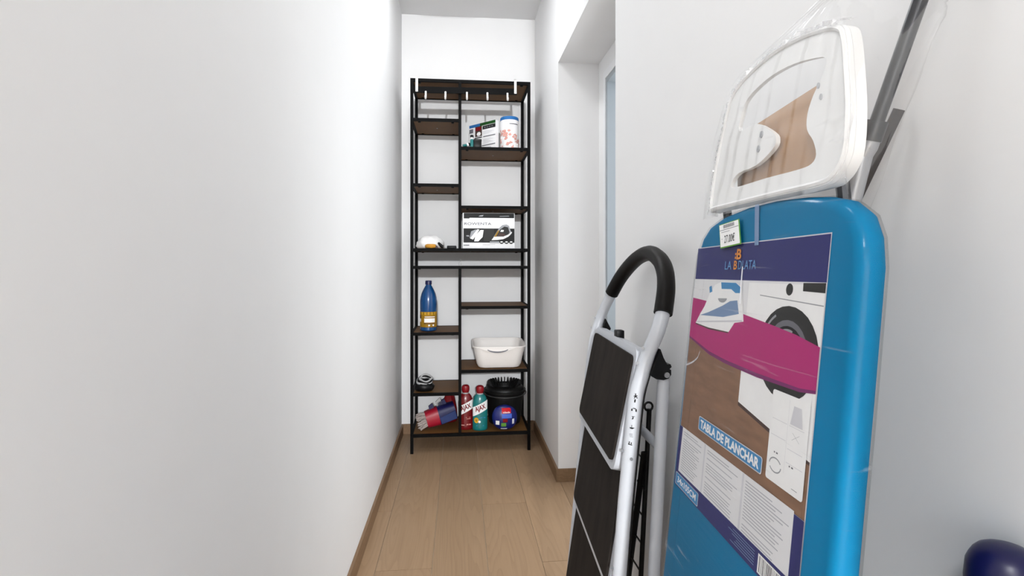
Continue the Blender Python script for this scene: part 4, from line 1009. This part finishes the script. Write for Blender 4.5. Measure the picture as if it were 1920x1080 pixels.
# warning pictograms printed on the near rail
random.seed(2)
def railpt(py):
    for p, q in zip([(1193, 740), (1186, 800), (1172, 940)], [(1186, 800), (1172, 940), (1161, 1080)]):
        if p[1] <= py <= q[1]: return p[0] + (q[0] - p[0]) * (py - p[1]) / (q[1] - p[1])
bm = bmesh.new()
glyphs = [(742, [[(-4, 0), (4, 1), (4, -1), (-4, -2)], [(-1, 5), (1, 5), (1, -3), (-1, -3)], [(-4, -6), (-2, -6), (1, -1), (-1, -1)], [(3, -6), (5, -5), (1, -1), (0, -2)]]),
          (752, [[(-1, 4), (2, 4), (1, -3), (-2, -3)]]), (768, [[(-6, 1), (-3, 3), (-3, -3), (-6, -3)], [(-2, 4), (4, 3), (4, 1), (-2, 2)], [(3, 2), (6, 1), (6, -5), (3, -4)]]),
          (783, [[(-3, 3), (4, 3), (4, 2), (-3, 2)], [(-1, 3), (1, 3), (1, -3), (-1, -3)], [(-3, -4), (-1, -4), (1, 0), (-1, 0)]]),
          (801, [[(-5, 0), (6, -1), (1, -4), (-4, -3)], [(-1, 5), (0, 5), (0, 0), (-1, 0)]]), (816, [[(-4, 3), (3, 3), (3, 2.3), (-4, 2.3)], [(-4, 0), (3, 0), (3, -.7), (-4, -.7)], [(-3, -3), (4, -3), (4, -3.7), (-3, -3.7)]]),
          (831, [[(-5, -1), (4, -3), (4, -5), (-5, -3)], [(-3, 4), (-1, 4), (-2, -2), (-4, -2)], [(1, 2), (3, 2), (3, -2), (1, -2)]])]
for py, polys in glyphs:
    c = at(railpt(py) - 1, py, YN); d = (CV - c).normalized(); c = c + d * .0138
    f = Frame(c, d.cross(Vector((0, 0, 1))) * -1 if d.cross(Vector((0, 0, 1))).x < 0 else d.cross(Vector((0, 0, 1))), (0, 0, 1))
    for pl_ in polys: bm.faces.new([bm.verts.new(f(x * .00085, y * .00085, 0.0004)) for x, y in pl_])
done('warning_pictograms', bm, 'ink_black', lad)

# ================================================================== FOLDED DRYING RACK behind the ladder
rk = thing('drying_rack', 'folded black wire rack with thin rods behind the step ladder', 'rack', (.435, 1.30, 0))
RX = .432
zt = .70
for y in (1.245, 1.56):
    mktube('upright', [(RX + .022, y, zt), (RX, y - .01, .35), (RX - .022, y - .02, .012)], .006, 'black_plastic', rk, seg=10)
mktube('diagonal_bar', [(RX + .006, 1.235, .60), (RX - .010, 1.36, .10)], .008, 'black_plastic', rk, seg=10, flat=.6)
for i in range(9):
    z = .64 - i * .065
    mktube('rod', [(RX + .017 - .004 * i, 1.235 - .001 * i, z), (RX + .017 - .004 * i, 1.555 - .001 * i, z - .01)], .0022, 'black_plastic', rk, seg=8)
bm = bmesh.new(); tube(bm, [Vector((RX + .02 + .010 * math.cos(a), 1.245, zt + .006 + .010 * math.sin(a))) for a in [2 * math.pi * k / 14 for k in range(14)]], .0028, 8, closed=True); done('hanging_ring', bm, 'black_plastic', rk, smooth=True)

# ================================================================== BLUE HANDLE END near the camera
hc = at(1888, 1090, .395)
hd = thing('broom_handle', 'dark blue rounded handle end leaning on the wall beside the ironing board', 'handle', (hc.x, hc.y, 0))
axh = Vector((.02, .02, .80)).normalized()
pts = [Vector((hc.x - .02, hc.y, .004)), Vector((hc.x - .012, hc.y, .30)), hc + Vector((0, 0, -.08))]
mktube('pole', pts, .0125, 'navy_handle', hd, seg=16)
bm = bmesh.new(); lathe(bm, hc + Vector((0, 0, -.085)), [(.0125, 0), (.0165, .004), (.019, .02), (.023, .045), (.0268, .066), (.0278, .082), (.0265, .096), (.0245, .1012), (.022, .106), (.0187, .1098), (.015, .112), (.011, .1136), (.007, .1145), (.001, .115)], seg=64)
done('grip_cap', bm, 'navy_handle', hd, smooth=True)
bm = bmesh.new(); hq = hc + Vector((-.002, -.0262, -.012)); tube(bm, [hq + Vector((.012 * math.cos(a), .002 * math.cos(a) ** 2, .016 * math.sin(a))) for a in [2 * math.pi * k / 24 for k in range(24)]], .0028, 8, closed=True)
done('hanging_loop', bm, 'navy_handle', hd, smooth=True)
